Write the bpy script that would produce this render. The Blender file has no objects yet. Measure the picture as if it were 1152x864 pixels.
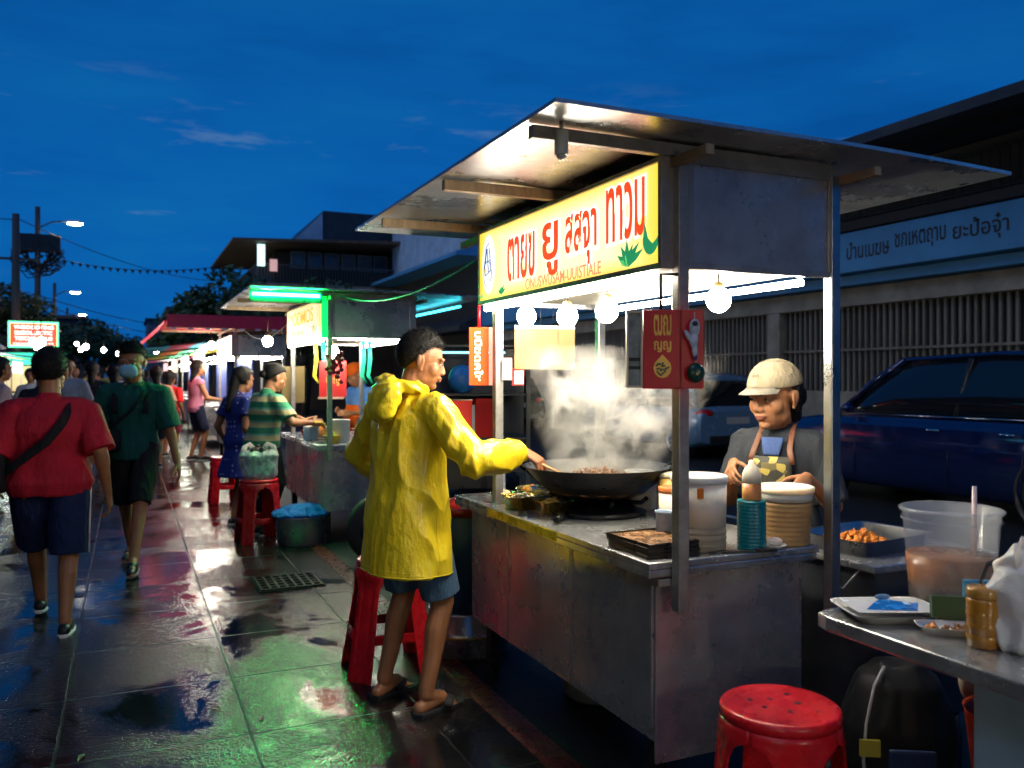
import bpy, bmesh, math, random
from mathutils import Vector, Matrix, noise, Euler
random.seed(7)
S = bpy.context.scene
COL = S.collection
PI = math.pi
R = math.radians
def V(*a): return Vector(a)

# ------------------------------------------------------------------ materials
MATS = {}
def nodes(name):
    m = bpy.data.materials.new(name); m.use_nodes = True
    nt = m.node_tree; b = nt.nodes['Principled BSDF']
    return m, nt, b
def noise_tex(nt, scale, detail=4, rough=.6, stretch=(1,1,1), coord='Object'):
    tc = nt.nodes.new('ShaderNodeTexCoord'); mp = nt.nodes.new('ShaderNodeMapping')
    mp.inputs['Scale'].default_value = stretch
    n = nt.nodes.new('ShaderNodeTexNoise'); n.inputs['Scale'].default_value = scale
    n.inputs['Detail'].default_value = detail; n.inputs['Roughness'].default_value = rough
    nt.links.new(tc.outputs[coord], mp.inputs[0]); nt.links.new(mp.outputs[0], n.inputs[0])
    return n
def ramp(nt, src, stops, interp='LINEAR'):
    r = nt.nodes.new('ShaderNodeValToRGB'); r.color_ramp.interpolation = interp
    e = r.color_ramp.elements
    while len(e) < len(stops): e.new(.5)
    for k, (p, c) in enumerate(stops):
        e[k].position = p; e[k].color = (c[0], c[1], c[2], 1) if not isinstance(c, (int, float)) else (c, c, c, 1)
    nt.links.new(src, r.inputs[0]); return r
def mat(name, col, rough=.5, metal=0, var=.25, vscale=8, bump=0, bscale=30, emit=0, ecol=None, trans=0, coat=0,
        sss=0, spec=.5, stretch=(1,1,1), rvar=.12, ior=1.45, bstretch=None, alpha=1):
    if name in MATS: return MATS[name]
    m, nt, b = nodes(name)
    if var > 0:
        n = noise_tex(nt, vscale, stretch=stretch)
        lo = [c*(1-var) for c in col]; hi = [min(1, c*(1+var)) for c in col]
        r = ramp(nt, n.outputs[0], [(.3, lo), (.7, hi)])
        nt.links.new(r.outputs[0], b.inputs['Base Color'])
        r2 = ramp(nt, n.outputs[0], [(.3, max(0.02, rough-rvar)), (.7, min(1, rough+rvar))])
        nt.links.new(r2.outputs[0], b.inputs['Roughness'])
    else:
        b.inputs['Base Color'].default_value = (*col, 1); b.inputs['Roughness'].default_value = rough
    b.inputs['Metallic'].default_value = metal
    b.inputs['Specular IOR Level'].default_value = spec
    b.inputs['IOR'].default_value = ior
    b.inputs['Alpha'].default_value = alpha
    if trans: b.inputs['Transmission Weight'].default_value = trans
    if coat: b.inputs['Coat Weight'].default_value = coat; b.inputs['Coat Roughness'].default_value = .05
    if sss:
        b.inputs['Subsurface Weight'].default_value = sss
        b.inputs['Subsurface Radius'].default_value = (.012, .004, .002) if sss < .25 else (.06, .04, .022)
        b.inputs['Subsurface Scale'].default_value = 1
    if emit:
        b.inputs['Emission Color'].default_value = (*(ecol or col), 1); b.inputs['Emission Strength'].default_value = emit
    if bump:
        n2 = noise_tex(nt, bscale, 6, .6, bstretch or stretch)
        bp = nt.nodes.new('ShaderNodeBump'); bp.inputs['Strength'].default_value = bump; bp.inputs['Distance'].default_value = .02
        nt.links.new(n2.outputs[0], bp.inputs['Height']); nt.links.new(bp.outputs[0], b.inputs['Normal'])
    MATS[name] = m
    return m
def emitter(name, col, strength):
    if name in MATS: return MATS[name]
    m, nt, b = nodes(name)
    b.inputs['Base Color'].default_value = (*[min(1, c) for c in col], 1)
    b.inputs['Emission Color'].default_value = (*col, 1); b.inputs['Emission Strength'].default_value = strength
    b.inputs['Roughness'].default_value = .4
    MATS[name] = m; return m

def steel(name, col=(.5,.51,.53), lo=.22, hi=.48, bump=.12, grime=.35, metal=1):
    m, nt, b = nodes(name); b.inputs['Metallic'].default_value = metal
    n = noise_tex(nt, 3.2, 8, .65); n2 = noise_tex(nt, 60, 3, .5, (1,1,.06)); n3 = noise_tex(nt, 9, 5, .7)
    r = ramp(nt, n.outputs[0], [(.3, lo), (.72, hi)]); nt.links.new(r.outputs[0], b.inputs['Roughness'])
    c = ramp(nt, n3.outputs[0], [(.3, [x*(1-grime) for x in col]), (.6, col)]); nt.links.new(c.outputs[0], b.inputs['Base Color'])
    bp = nt.nodes.new('ShaderNodeBump'); bp.inputs['Strength'].default_value = bump; bp.inputs['Distance'].default_value = .01
    mx = nt.nodes.new('ShaderNodeMath'); mx.operation = 'MULTIPLY_ADD'; mx.inputs[1].default_value = .15
    nt.links.new(n2.outputs[0], mx.inputs[0]); nt.links.new(n.outputs[0], mx.inputs[2])
    nt.links.new(mx.outputs[0], bp.inputs['Height']); nt.links.new(bp.outputs[0], b.inputs['Normal'])
    MATS[name] = m; return m

# ------------------------------------------------------------------ mesh builder
class MB:
    def __init__(s): s.bm = bmesh.new()
    def xf(s, verts, M):
        for v in verts: v.co = M @ v.co
    def box(s, x0, x1, y0, y1, z0, z1, M=None):
        vs = [s.bm.verts.new((x, y, z)) for z in (z0, z1) for y in (y0, y1) for x in (x0, x1)]
        for f in ((0,2,3,1),(4,5,7,6),(0,1,5,4),(2,6,7,3),(0,4,6,2),(1,3,7,5)): s.bm.faces.new([vs[i] for i in f])
        if M: s.xf(vs, M)
        return s
    def rings(s, rings, cap=True, closed=True, smooth=True):
        prev = None; first = None; allv = []
        for rg in rings:
            cur = [s.bm.verts.new(p) for p in rg]; allv += cur
            if prev:
                n = len(cur)
                for i in range(n if closed else n-1):
                    j = (i+1) % n
                    f = s.bm.faces.new((prev[i], prev[j], cur[j], cur[i])); f.smooth = smooth
            else: first = cur
            prev = cur
        if cap:
            if len(first) > 2: s.bm.faces.new(list(reversed(first))); s.bm.faces.new(prev)
        return allv
    def lathe(s, prof, c=(0,0,0), seg=24, M=None, cap=True, smooth=True, sx=1, sy=1):
        rg = [[(c[0]+sx*r*math.cos(2*PI*i/seg), c[1]+sy*r*math.sin(2*PI*i/seg), c[2]+z) for i in range(seg)] for r, z in prof]
        vs = s.rings(rg, cap, True, smooth)
        if M: s.xf(vs, M)
        return s
    def cyl(s, p0, p1, r0, r1=None, seg=12, cap=True):
        p0 = Vector(p0); p1 = Vector(p1); r1 = r0 if r1 is None else r1
        d = (p1-p0).normalized(); a = d.orthogonal().normalized(); b = d.cross(a)
        rg = [[p + (a*math.cos(2*PI*i/seg)+b*math.sin(2*PI*i/seg))*r for i in range(seg)] for p, r in ((p0, r0), (p1, r1))]
        s.rings(rg, cap); return s
    def tube(s, pts, r, seg=8, cap=True):
        pts = [Vector(p) for p in pts]; rg = []
        a = None
        for k, p in enumerate(pts):
            d = (pts[min(k+1, len(pts)-1)]-pts[max(k-1, 0)]).normalized()
            a = d.orthogonal().normalized() if a is None else (a - d*a.dot(d)).normalized()
            b = d.cross(a); rr = r[k] if isinstance(r, (list, tuple)) else r
            rg.append([p+(a*math.cos(2*PI*i/seg)+b*math.sin(2*PI*i/seg))*rr for i in range(seg)])
        s.rings(rg, cap); return s
    def cap(s, p0, p1, r0, r1, seg=12):        # tapered capsule
        p0 = Vector(p0); p1 = Vector(p1); d = (p1-p0)
        d = d.normalized() if d.length > 1e-6 else Vector((0,0,1))
        a = d.orthogonal().normalized(); b = d.cross(a); rg = []
        for t in (-.98, -.75, -.4, 0):
            rg.append((p0 + d*t*r0, r0*math.sqrt(1-t*t)))
        for t in (0, .4, .75, .98):
            rg.append((p1 + d*t*r1, r1*math.sqrt(1-t*t)))
        s.rings([[c+(a*math.cos(2*PI*i/seg)+b*math.sin(2*PI*i/seg))*r for i in range(seg)] for c, r in rg]); return s
    def ell(s, c, r, M=None, seg=16, rows=10, fn=None):
        c = Vector(c); rg = []
        for k in range(rows+1):
            t = -PI/2 + PI*k/rows; t = max(-PI/2+.04, min(PI/2-.04, t))
            rg.append([Vector((r[0]*math.cos(t)*math.cos(2*PI*i/seg), r[1]*math.cos(t)*math.sin(2*PI*i/seg), r[2]*math.sin(t))) for i in range(seg)])
        if fn: rg = [[fn(p) for p in g] for g in rg]
        if M is not None: rg = [[M @ p for p in g] for g in rg]
        s.rings([[p + c for p in g] for g in rg]); return s
    def loft(s, secs, seg=20, power=2.0):       # secs: (center, xaxis*hw, yaxis*hd)
        rg = []
        for c, ax, ay in secs:
            g = []
            for i in range(seg):
                t = 2*PI*i/seg; ct, st = math.cos(t), math.sin(t)
                e = 2/power
                g.append(Vector(c)+Vector(ax)*math.copysign(abs(ct)**e, ct)+Vector(ay)*math.copysign(abs(st)**e, st))
            rg.append(g)
        s.rings(rg); return s
    def prism(s, poly, z0, z1, M=None):          # polygon in xy extruded in z
        a = [s.bm.verts.new((x, y, z0)) for x, y in poly]; b = [s.bm.verts.new((x, y, z1)) for x, y in poly]
        n = len(poly); s.bm.faces.new(list(reversed(a))); s.bm.faces.new(b)
        for i in range(n): s.bm.faces.new((a[i], a[(i+1)%n], b[(i+1)%n], b[i]))
        if M: s.xf(a+b, M)
        return s
    def quad(s, *p): s.bm.faces.new([s.bm.verts.new(q) for q in p]); return s
    def mesh(s, name='m'):
        me = bpy.data.meshes.new(name); bmesh.ops.recalc_face_normals(s.bm, faces=s.bm.faces[:])
        s.bm.to_mesh(me); s.bm.free(); return me
    def build(s, name, m, parent=None, bevel=0, smooth=None, M=None):
        me = s.mesh(name)
        if smooth is not None:
            for p in me.polygons: p.use_smooth = smooth
        if M: me.transform(M)
        return link(name, me, m, parent, bevel)
def link(name, me, m, parent=None, bevel=0):
    o = bpy.data.objects.new(name, me); COL.objects.link(o)
    if m is not None:
        for q in (m if isinstance(m, (list, tuple)) else [m]): me.materials.append(q)
    if parent: o.parent = parent
    if bevel:
        b = o.modifiers.new('bevel', 'BEVEL'); b.width = bevel; b.segments = 2; b.limit_method = 'ANGLE'; b.angle_limit = R(40)
        b.harden_normals = False
    return o
def tag(o, label=None, cat=None, group=None, kind=None):
    if label: o['label'] = label
    if cat: o['category'] = cat
    if group: o['group'] = group
    if kind: o['kind'] = kind
    return o
def thing(name, loc, label, cat, rz=0, group=None):
    o = bpy.data.objects.new(name, None); COL.objects.link(o); o.empty_display_size = .1
    o.location = loc; o.rotation_euler = (0, 0, rz); return tag(o, label, cat, group)
def copy_tree(o, parent=None):
    c = o.copy(); COL.objects.link(c)
    if parent: c.parent = parent
    for ch in [x for x in KIDS.get(o.name, []) or o.children]: copy_tree(ch, c)
    return c
KIDS = {}
def evaluated(o, name):
    dg = bpy.context.evaluated_depsgraph_get(); dg.update()
    me = bpy.data.meshes.new_from_object(o.evaluated_get(dg), depsgraph=dg); me.name = name
    bpy.data.objects.remove(o, do_unlink=True); return me
def remeshed(mb, voxel, smooth=2, name='m', factor=.5):
    o = bpy.data.objects.new('tmp', mb.mesh()); COL.objects.link(o)
    r = o.modifiers.new('r', 'REMESH'); r.mode = 'VOXEL'; r.voxel_size = voxel; r.use_smooth_shade = True
    if smooth:
        sm = o.modifiers.new('s', 'SMOOTH'); sm.iterations = smooth; sm.factor = factor
    me = evaluated(o, name)
    for p in me.polygons: p.use_smooth = True
    return me
def text_mesh(body, size, extrude=.002, align='CENTER', bold=0):
    c = bpy.data.curves.new('t', 'FONT'); c.body = body; c.size = size; c.extrude = extrude; c.align_x = align; c.align_y = 'CENTER'
    c.offset = bold; c.resolution_u = 4
    o = bpy.data.objects.new('t', c); COL.objects.link(o)
    return evaluated(o, 'lettering')
def text(name, body, size, m, parent, origin, xdir, updir=(0,0,1), extrude=.002, bold=0, width=None, align='CENTER', height=None):
    me = text_mesh(body, size, extrude, align, bold)
    xs = [v.co.x for v in me.vertices]; ys = [v.co.y for v in me.vertices]
    if not xs: return None
    sx = width/(max(xs)-min(xs)) if width else 1
    sy = height/(max(ys)-min(ys)) if height else 1
    cx = (max(xs)+min(xs))/2 if align == 'CENTER' else min(xs); cy = (max(ys)+min(ys))/2
    X = Vector(xdir).normalized(); U = Vector(updir).normalized(); N = X.cross(U)
    for v in me.vertices:
        p = v.co; v.co = Vector(origin) + X*(p.x-cx)*sx + U*(p.y-cy)*sy + N*p.z
    return link(name, me, m, parent)

# ------------------------------------------------------------------ common materials
STEEL = steel('brushed_steel'); STEEL_D = steel('dull_steel', (.5,.5,.52), .18, .38, .1, .28, .7)
STEEL_T = steel('worn_counter_steel', (.6,.6,.6), .16, .38, .1, .45, .75)
STEEL_F = steel('frame_steel', (.4,.38,.36), .3, .5, .05, .4, .6)
STEEL_P = steel('smudged_side_steel', (.56,.54,.54), .2, .4, .12, .3, .65)
ROOFM = steel('sheet_roof_metal', (.66,.68,.7), .2, .4, .2, .3, .85)
TUBE = emitter('tube_light_glass', (1, .93, .76), 75)
BULB = emitter('bulb_glass', (1, .92, .74), 170)
WHITE = mat('white_plastic', (.75,.75,.73), .35, var=.06)
BLACK = mat('black_plastic', (.015,.015,.017), .35, var=.2)
BLACKR = mat('black_rubber', (.012,.012,.013), .7, var=.2)
WOOD = mat('pale_wood', (.42,.25,.12), .6, var=.3, vscale=20, stretch=(1,8,1))
RED = mat('red_plastic', (.62,.012,.02), .28, var=.12, vscale=14, bump=.05, bscale=200)
SKIN = mat('tan_skin', (.34,.145,.065), .45, var=.1, vscale=25, sss=.12, bump=.04, bscale=220)
SKIN2 = mat('warm_skin', (.42,.19,.09), .45, var=.1, vscale=25, sss=.12, bump=.04, bscale=220)
LIPS = mat('lip_skin', (.34,.11,.08), .4, var=.08)
HAIR = mat('black_hair', (.007,.006,.006), .55, var=.4, vscale=60, bump=.6, bscale=120, spec=.3, rvar=.05)
EYEW = mat('eye_white', (.3,.27,.25), .2, var=0); EYEB = mat('dark_iris', (.01,.007,.005), .1, var=0)
# ------------------------------------------------------------------ world, sun, camera
w = bpy.data.worlds.new("World"); S.world = w; w.use_nodes = True
nt = w.node_tree; bg = nt.nodes['Background']
sky = nt.nodes.new('ShaderNodeTexSky'); sky.sky_type = 'NISHITA'; sky.sun_disc = False
sky.sun_elevation = R(2.5); sky.sun_rotation = R(200); sky.air_density = 1.2; sky.dust_density = .3; sky.ozone_density = 4
tc = nt.nodes.new('ShaderNodeTexCoord')
# evening blue: the low-sun sky filtered to its blue hour hue
tint = nt.nodes.new('ShaderNodeMix'); tint.data_type = 'RGBA'; tint.blend_type = 'MIX'; tint.inputs[0].default_value = .86
bw = nt.nodes.new('ShaderNodeRGBToBW'); nt.links.new(sky.outputs[0], bw.inputs[0])
mulc = nt.nodes.new('ShaderNodeMix'); mulc.data_type = 'RGBA'; mulc.blend_type = 'MULTIPLY'; mulc.inputs[0].default_value = 1
clampn = nt.nodes.new('ShaderNodeMath'); clampn.operation = 'POWER'; clampn.inputs[1].default_value = .35
nt.links.new(bw.outputs[0], clampn.inputs[0]); nt.links.new(clampn.outputs[0], mulc.inputs[6]); mulc.inputs[7].default_value = (.022, .86, 3.1, 1)
# clouds from 3D noise on the view direction
mp = nt.nodes.new('ShaderNodeMapping'); mp.inputs['Scale'].default_value = (1.1, 1.1, 5.5); mp.inputs['Location'].default_value = (.35, .2, .1)
nt.links.new(tc.outputs['Generated'], mp.inputs[0])
n1 = nt.nodes.new('ShaderNodeTexNoise'); n1.inputs['Scale'].default_value = 1.6; n1.inputs['Detail'].default_value = 9; n1.inputs['Roughness'].default_value = .55
n1.inputs['Distortion'].default_value = .3
nt.links.new(mp.outputs[0], n1.inputs[0])
cr = ramp(nt, n1.outputs[0], [(.36, (.62,.72,.8)), (.5, (.92,.95,.98)), (.6, (1.15,1.1,1.0)), (.74, (1.6,1.25,1.0))])
cm = nt.nodes.new('ShaderNodeMix'); cm.data_type = 'RGBA'; cm.blend_type = 'MULTIPLY'; cm.inputs[0].default_value = 1
nt.links.new(mulc.outputs[2], cm.inputs[6]); nt.links.new(cr.outputs[0], cm.inputs[7])
# small pale wisps
mp2 = nt.nodes.new('ShaderNodeMapping'); mp2.inputs['Scale'].default_value = (3.2, 3.2, 22)
mp2.inputs['Location'].default_value = (0.9, .3, 0)
nt.links.new(tc.outputs['Generated'], mp2.inputs[0])
n3 = nt.nodes.new('ShaderNodeTexNoise'); n3.inputs['Scale'].default_value = 1.5; n3.inputs['Detail'].default_value = 10; n3.inputs['Roughness'].default_value = .62
nt.links.new(mp2.outputs[0], n3.inputs[0])
wr = ramp(nt, n3.outputs[0], [(.585, 0), (.75, 1)])
sep = nt.nodes.new('ShaderNodeSeparateXYZ'); nt.links.new(tc.outputs['Generated'], sep.inputs[0])
band = ramp(nt, sep.outputs[2], [(.10, 0), (.17, 1), (.24, 1), (.33, 0)])
wm = nt.nodes.new('ShaderNodeMath'); wm.operation = 'MULTIPLY'; nt.links.new(wr.outputs[0], wm.inputs[0]); nt.links.new(band.outputs[0], wm.inputs[1])
wmix = nt.nodes.new('ShaderNodeMix'); wmix.data_type = 'RGBA'; nt.links.new(wm.outputs[0], wmix.inputs[0])
nt.links.new(cm.outputs[2], wmix.inputs[6]); wmix.inputs[7].default_value = (.95, 1.75, 3.0, 1)
nt.links.new(wmix.outputs[2], bg.inputs[0]); bg.inputs[1].default_value = .12

sd = bpy.data.lights.new('sun', 'SUN'); sd.energy = .42; sd.angle = R(40); sd.color = (.85, .9, 1)
so = bpy.data.objects.new('sun', sd); COL.objects.link(so); so.rotation_euler = (R(48), 0, R(-60))

cd = bpy.data.cameras.new('camera'); co = bpy.data.objects.new('camera', cd); COL.objects.link(co)
co.location = (0, 0, 1.43); co.rotation_euler = (R(90), 0, R(-24.3))
cd.lens = 29.97; cd.sensor_width = 36; cd.shift_y = -7/1152; cd.clip_end = 2000; cd.clip_start = .05
cd.dof.use_dof = True; cd.dof.focus_distance = 3.5; cd.dof.aperture_fstop = 3.2
S.camera = co
S.view_settings.view_transform = 'Standard'; S.view_settings.look = 'None'; S.view_settings.exposure = .18; S.view_settings.gamma = 1
S.render.engine = 'CYCLES'
cy = S.cycles; cy.use_denoising = True; cy.max_bounces = 6; cy.diffuse_bounces = 3; cy.glossy_bounces = 4; cy.transmission_bounces = 5
cy.transparent_max_bounces = 8; cy.volume_bounces = 1; cy.caustics_reflective = False; cy.caustics_refractive = False
cy.sample_clamp_indirect = 4; cy.volume_step_rate = 1.5
try: cy.denoiser = 'OPENIMAGEDENOISE'; cy.denoising_input_passes = 'RGB_ALBEDO_NORMAL'
except Exception: pass

# ------------------------------------------------------------------ ground
def wet_material(name, base, base2, tile=0, off=(0,0), joint=(.012,.012,.014), puddle=.52, drylo=.2, dryhi=.42, wetr=.055, bumpd=.006, spec=.55):
    m, nt, b = nodes(name); MATS[name] = m
    tc = nt.nodes.new('ShaderNodeTexCoord')
    big = noise_tex(nt, 1.15, 9, .68); big.inputs['Distortion'].default_value = .6; fine = noise_tex(nt, 26, 5, .7); grit = noise_tex(nt, 85, 3, .6)
    wet = ramp(nt, big.outputs[0], [(puddle-.06, 0), (puddle+.05, 1)])          # 1 = standing water
    colr = ramp(nt, fine.outputs[0], [(.3, base), (.7, base2)])
    rr = ramp(nt, fine.outputs[0], [(.3, drylo), (.75, dryhi)])
    rmix = nt.nodes.new('ShaderNodeMix'); nt.links.new(wet.outputs[0], rmix.inputs[0]); nt.links.new(rr.outputs[0], rmix.inputs[2]); rmix.inputs[3].default_value = wetr
    hmix = nt.nodes.new('ShaderNodeMath'); hmix.operation = 'MULTIPLY_ADD'; hmix.inputs[1].default_value = 1.1
    nt.links.new(grit.outputs[0], hmix.inputs[0]); nt.links.new(fine.outputs[0], hmix.inputs[2])
    height = hmix.outputs[0]; col = colr.outputs[0]; rough = rmix.outputs[0]
    bmp = nt.nodes.new('ShaderNodeBump'); bmp.inputs['Distance'].default_value = bumpd
    st = nt.nodes.new('ShaderNodeMath'); st.operation = 'MULTIPLY_ADD'; st.inputs[1].default_value = -.48; st.inputs[2].default_value = .55
    nt.links.new(wet.outputs[0], st.inputs[0]); nt.links.new(st.outputs[0], bmp.inputs['Strength']); nt.links.new(height, bmp.inputs['Height'])
    nrm = bmp.outputs[0]
    if tile:
        mp = nt.nodes.new('ShaderNodeMapping'); mp.inputs['Location'].default_value = (-off[0]/tile, -off[1]/tile, 0); mp.inputs['Scale'].default_value = (1/tile, 1/tile, 1)
        nt.links.new(tc.outputs['Object'], mp.inputs[0])
        br = nt.nodes.new('ShaderNodeTexBrick'); br.offset = 0; br.inputs['Scale'].default_value = 1; br.inputs['Mortar Size'].default_value = .009
        br.inputs['Brick Width'].default_value = 1; br.inputs['Row Height'].default_value = 1; br.inputs['Mortar Smooth'].default_value = .25
        br.inputs['Color1'].default_value = (.8,.8,.8,1); br.inputs['Color2'].default_value = (1.15,1.12,1.1,1); br.inputs['Mortar'].default_value = (.15,.15,.15,1)
        dn = noise_tex(nt, 14, 3, .6); da = nt.nodes.new('ShaderNodeVectorMath'); da.operation = 'MULTIPLY_ADD'; da.inputs[1].default_value = (.022,.022,0)
        nt.links.new(dn.outputs['Color'], da.inputs[0]); nt.links.new(mp.outputs[0], da.inputs[2]); nt.links.new(da.outputs[0], br.inputs[0])
        mm = nt.nodes.new('ShaderNodeMix'); mm.data_type = 'RGBA'; mm.blend_type = 'MULTIPLY'; mm.inputs[0].default_value = 1
        nt.links.new(col, mm.inputs[6]); nt.links.new(br.outputs[0], mm.inputs[7]); col = mm.outputs[2]
        bmp2 = nt.nodes.new('ShaderNodeBump'); bmp2.invert = True; bmp2.inputs['Distance'].default_value = .005; bmp2.inputs['Strength'].default_value = .6
        nt.links.new(br.outputs['Fac'], bmp2.inputs['Height']); nt.links.new(nrm, bmp2.inputs['Normal']); nrm = bmp2.outputs[0]
        ra = nt.nodes.new('ShaderNodeMath'); ra.operation = 'MULTIPLY_ADD'; ra.inputs[1].default_value = .3
        nt.links.new(br.outputs['Fac'], ra.inputs[0]); nt.links.new(rough, ra.inputs[2]); rough = ra.outputs[0]
    nt.links.new(col, b.inputs['Base Color']); nt.links.new(rough, b.inputs['Roughness']); nt.links.new(nrm, b.inputs['Normal'])
    b.inputs['Specular IOR Level'].default_value = spec
    return m
TILE = wet_material('wet_stone_paving', (.005,.005,.006), (.018,.0175,.017), .7, (.46, .05), puddle=.515, drylo=.13, dryhi=.3, wetr=.03, bumpd=.006)
ASPH = wet_material('wet_asphalt', (.010,.010,.011), (.028,.028,.03), 0, puddle=.8, drylo=.4, dryhi=.6, spec=.2)
KERB = wet_material('wet_red_kerb', (.07,.01,.008), (.16,.03,.022), 0, puddle=.6, drylo=.2, dryhi=.4)
def sheet(name, x0, x1, y0, y1, z, m):
    mb = MB(); mb.quad((x0,y0,z),(x1,y0,z),(x1,y1,z),(x0,y1,z)); return tag(mb.build(name, m), kind='structure')
sheet('ground', -400, 400, -100, 900, -.004, ASPH)
sheet('pavement', -9, 1.40, -6, 160, .004, TILE)
sheet('kerb_strip', 1.40, 1.52, -6, 160, .006, KERB)
sheet('road', 1.52, 11.2, -6, 200, 0.0, ASPH)
# lane line on the road beyond the stalls
sheet('road_marking', 5.6, 5.7, -4, 60, .004, mat('worn_road_paint', (.30,.31,.33), .35, var=.5, vscale=6))
# drain grate
dg_ = thing('drain_grate', (1.02, 6.05, .008), 'black iron drain grate set in the wet paving', 'drain grate')
mb = MB()
for k in range(8): mb.box(-.2+k*.057-.008, -.2+k*.057+.008, -.2, .2, 0, .012)
for k in range(6): mb.box(-.2, .2, -.19+k*.076-.008, -.19+k*.076+.008, .001, .010)
mb.build('bars', mat('cast_iron', (.02,.02,.02), .4, 1, var=.3), dg_)
mb = MB(); mb.box(-.22,.22,-.215,.215,-.003,.002); mb.build('pit', mat('drain_dark', (.003,.003,.003), .9, var=0), dg_)

# ------------------------------------------------------------------ trees and plants
LEAF = mat('dark_leaf', (.03,.06,.02), .5, var=.5, vscale=3); LEAF2 = mat('mid_leaf', (.045,.085,.03), .5, var=.4, vscale=3)
BARK = mat('bark', (.05,.04,.03), .9, var=.4, vscale=20, bump=.4)
def crown_mesh(clumps, n, leaf, seed=1):
    rnd = random.Random(seed); mb = MB()
    tot = sum(c[3]**2 for c in clumps)
    for (x, y, z, r) in clumps:
        for k in range(int(n*r*r/tot)):
            d = Vector((rnd.gauss(0,1), rnd.gauss(0,1), rnd.gauss(0,1))).normalized()*r*rnd.uniform(.45, 1.12)**.7
            d.z *= .8; p = Vector((x, y, z))+d
            if noise.noise(p*1.3) < -.28: continue
            a = Vector((rnd.uniform(-1,1), rnd.uniform(-1,1), rnd.uniform(-.6,.6))).normalized(); b = a.orthogonal().normalized()
            q = leaf*rnd.uniform(.6, 1.4)
            mb.quad(p-a*q, p-b*q*.45, p+a*q, p+b*q*.45)
    return mb
def tree(x, y, clumps, trunk_h, tr, n, leaf, label, seed=1, m=LEAF, group='street trees'):
    t = thing('tree', (x, y, 0), label, 'tree', 0, group)
    mb = MB(); c0 = Vector((0,0,trunk_h)); mb.tube([(0,0,0),(0.05*trunk_h,.02,trunk_h*.5),(0,0,trunk_h)], [tr, tr*.8, tr*.6])
    for c in clumps[:6]: mb.tube([c0*.9, (c0+Vector(c[:3]))/2+V(0,0,.1), Vector(c[:3])], [tr*.45, tr*.3, tr*.12], 6)
    mb.build('trunk', BARK, t)
    crown_mesh(clumps, n, leaf, seed).build('crown', m, t); return t
def rclumps(n, rx, ry, z0, z1, r0, r1, seed):
    rnd = random.Random(seed)
    return [(rnd.uniform(-rx, rx), rnd.uniform(-ry, ry), rnd.uniform(z0, z1), rnd.uniform(r0, r1)) for _ in range(n)]
tree(-4.4, 44, rclumps(9, 1.0, 1, 3.2, 5.0, .6, 1.0, 3), 3.0, .16, 2600, .14, 'small dark leafy tree beside the utility pole, above the red lit board', 3)
tree(-3.6, 62, rclumps(12, 2.0, 2, 2.6, 4.4, .9, 1.5, 4), 2.6, .22, 3400, .22, 'wide dark tree behind the street lamps at the far left', 4)
tree(-.7, 66, rclumps(9, 1.3, 1.4, 2.4, 3.8, .8, 1.3, 5), 2.4, .2, 2600, .22, 'rounded dark tree at the far end of the street, left of the masked man', 5)
tree(3.9, 45, rclumps(10, 1.1, 1.3, 3.0, 5.6, .7, 1.2, 6), 3.0, .18, 3000, .18, 'dark tree in front of the balcony of the two-storey house', 6)
tree(2.7, 52, rclumps(8, .8, 1.0, 2.6, 4.6, .6, 1.0, 8), 2.6, .18, 2200, .18, 'lower dark tree left of the house, above the red canopy', 8)
tree(6.2, 33, rclumps(12, 2.8, .6, 2.8, 5.0, .9, 1.4, 9), 2.6, .15, 3600, .15, 'bushy green tree below the house railing, behind the second stall', 9, LEAF2)

# ------------------------------------------------------------------ buildings
WALLB = mat('painted_blue_grey_wall', (.3,.42,.55), .6, var=.2, vscale=2, bump=.1)
CONC = mat('stained_concrete', (.28,.255,.21), .8, var=.35, vscale=2.5, bump=.2)
DARKW = mat('dark_interior_wall', (.02,.022,.025), .7, var=.3)
DKROOF = mat('dark_roof_sheet', (.03,.035,.045), .5, var=.3, vscale=3)
SLAT = mat('grey_slat', (.17,.155,.13), .55, var=.35, vscale=4, stretch=(1,1,.2))
SIGNB = mat('pale_blue_fascia', (.06,.27,.55), .55, var=.15, vscale=1.5)
LETT = mat('dark_letter', (.02,.02,.025), .5, var=0)
# right: long shop building behind the cars, facade plane x = 11
b1 = thing('shop_building', (11, 0, 0), 'long shop building with slatted windows and a blue sign fascia across the road', 'building')
X1 = 2.0; Y0, Y1 = 1.5, 26
mb = MB(); mb.box(.25, 6, Y0, Y1, 0, 4.85); mb.build('wall', DARKW, b1)
mb = MB(); mb.box(0, .2, Y0, Y1, 0, 1.2); mb.build('base_wall', CONC, b1, .01)
mb = MB(); mb.box(-.05, .2, Y0, Y1, 2.62, 2.92); mb.build('lintel', CONC, b1, .01)
mb = MB(); mb.box(-.25, .2, Y0, Y1, 2.94, 3.1); mb.build('ledge', SIGNB, b1, .01)
mb = MB()
y = Y0
while y < Y1:
    mb.box(.08, .12, y, y+.045, 1.2, 2.62); y += .125
mb.box(.04, .08, Y0, Y1, 1.88, 1.92); mb.build('slat_screen', SLAT, b1)
for yy in (7.2, 12.3, 16.8, 21.5):
    mb = MB(); mb.box(-.04, .22, yy, yy+.32, 0, 2.62); mb.build('pillar', CONC, b1, .01)
fb = MB().box(-.45, .2, Y0, Y1, 3.12, 3.76).build('fascia', SIGNB, b1, .01)
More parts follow.
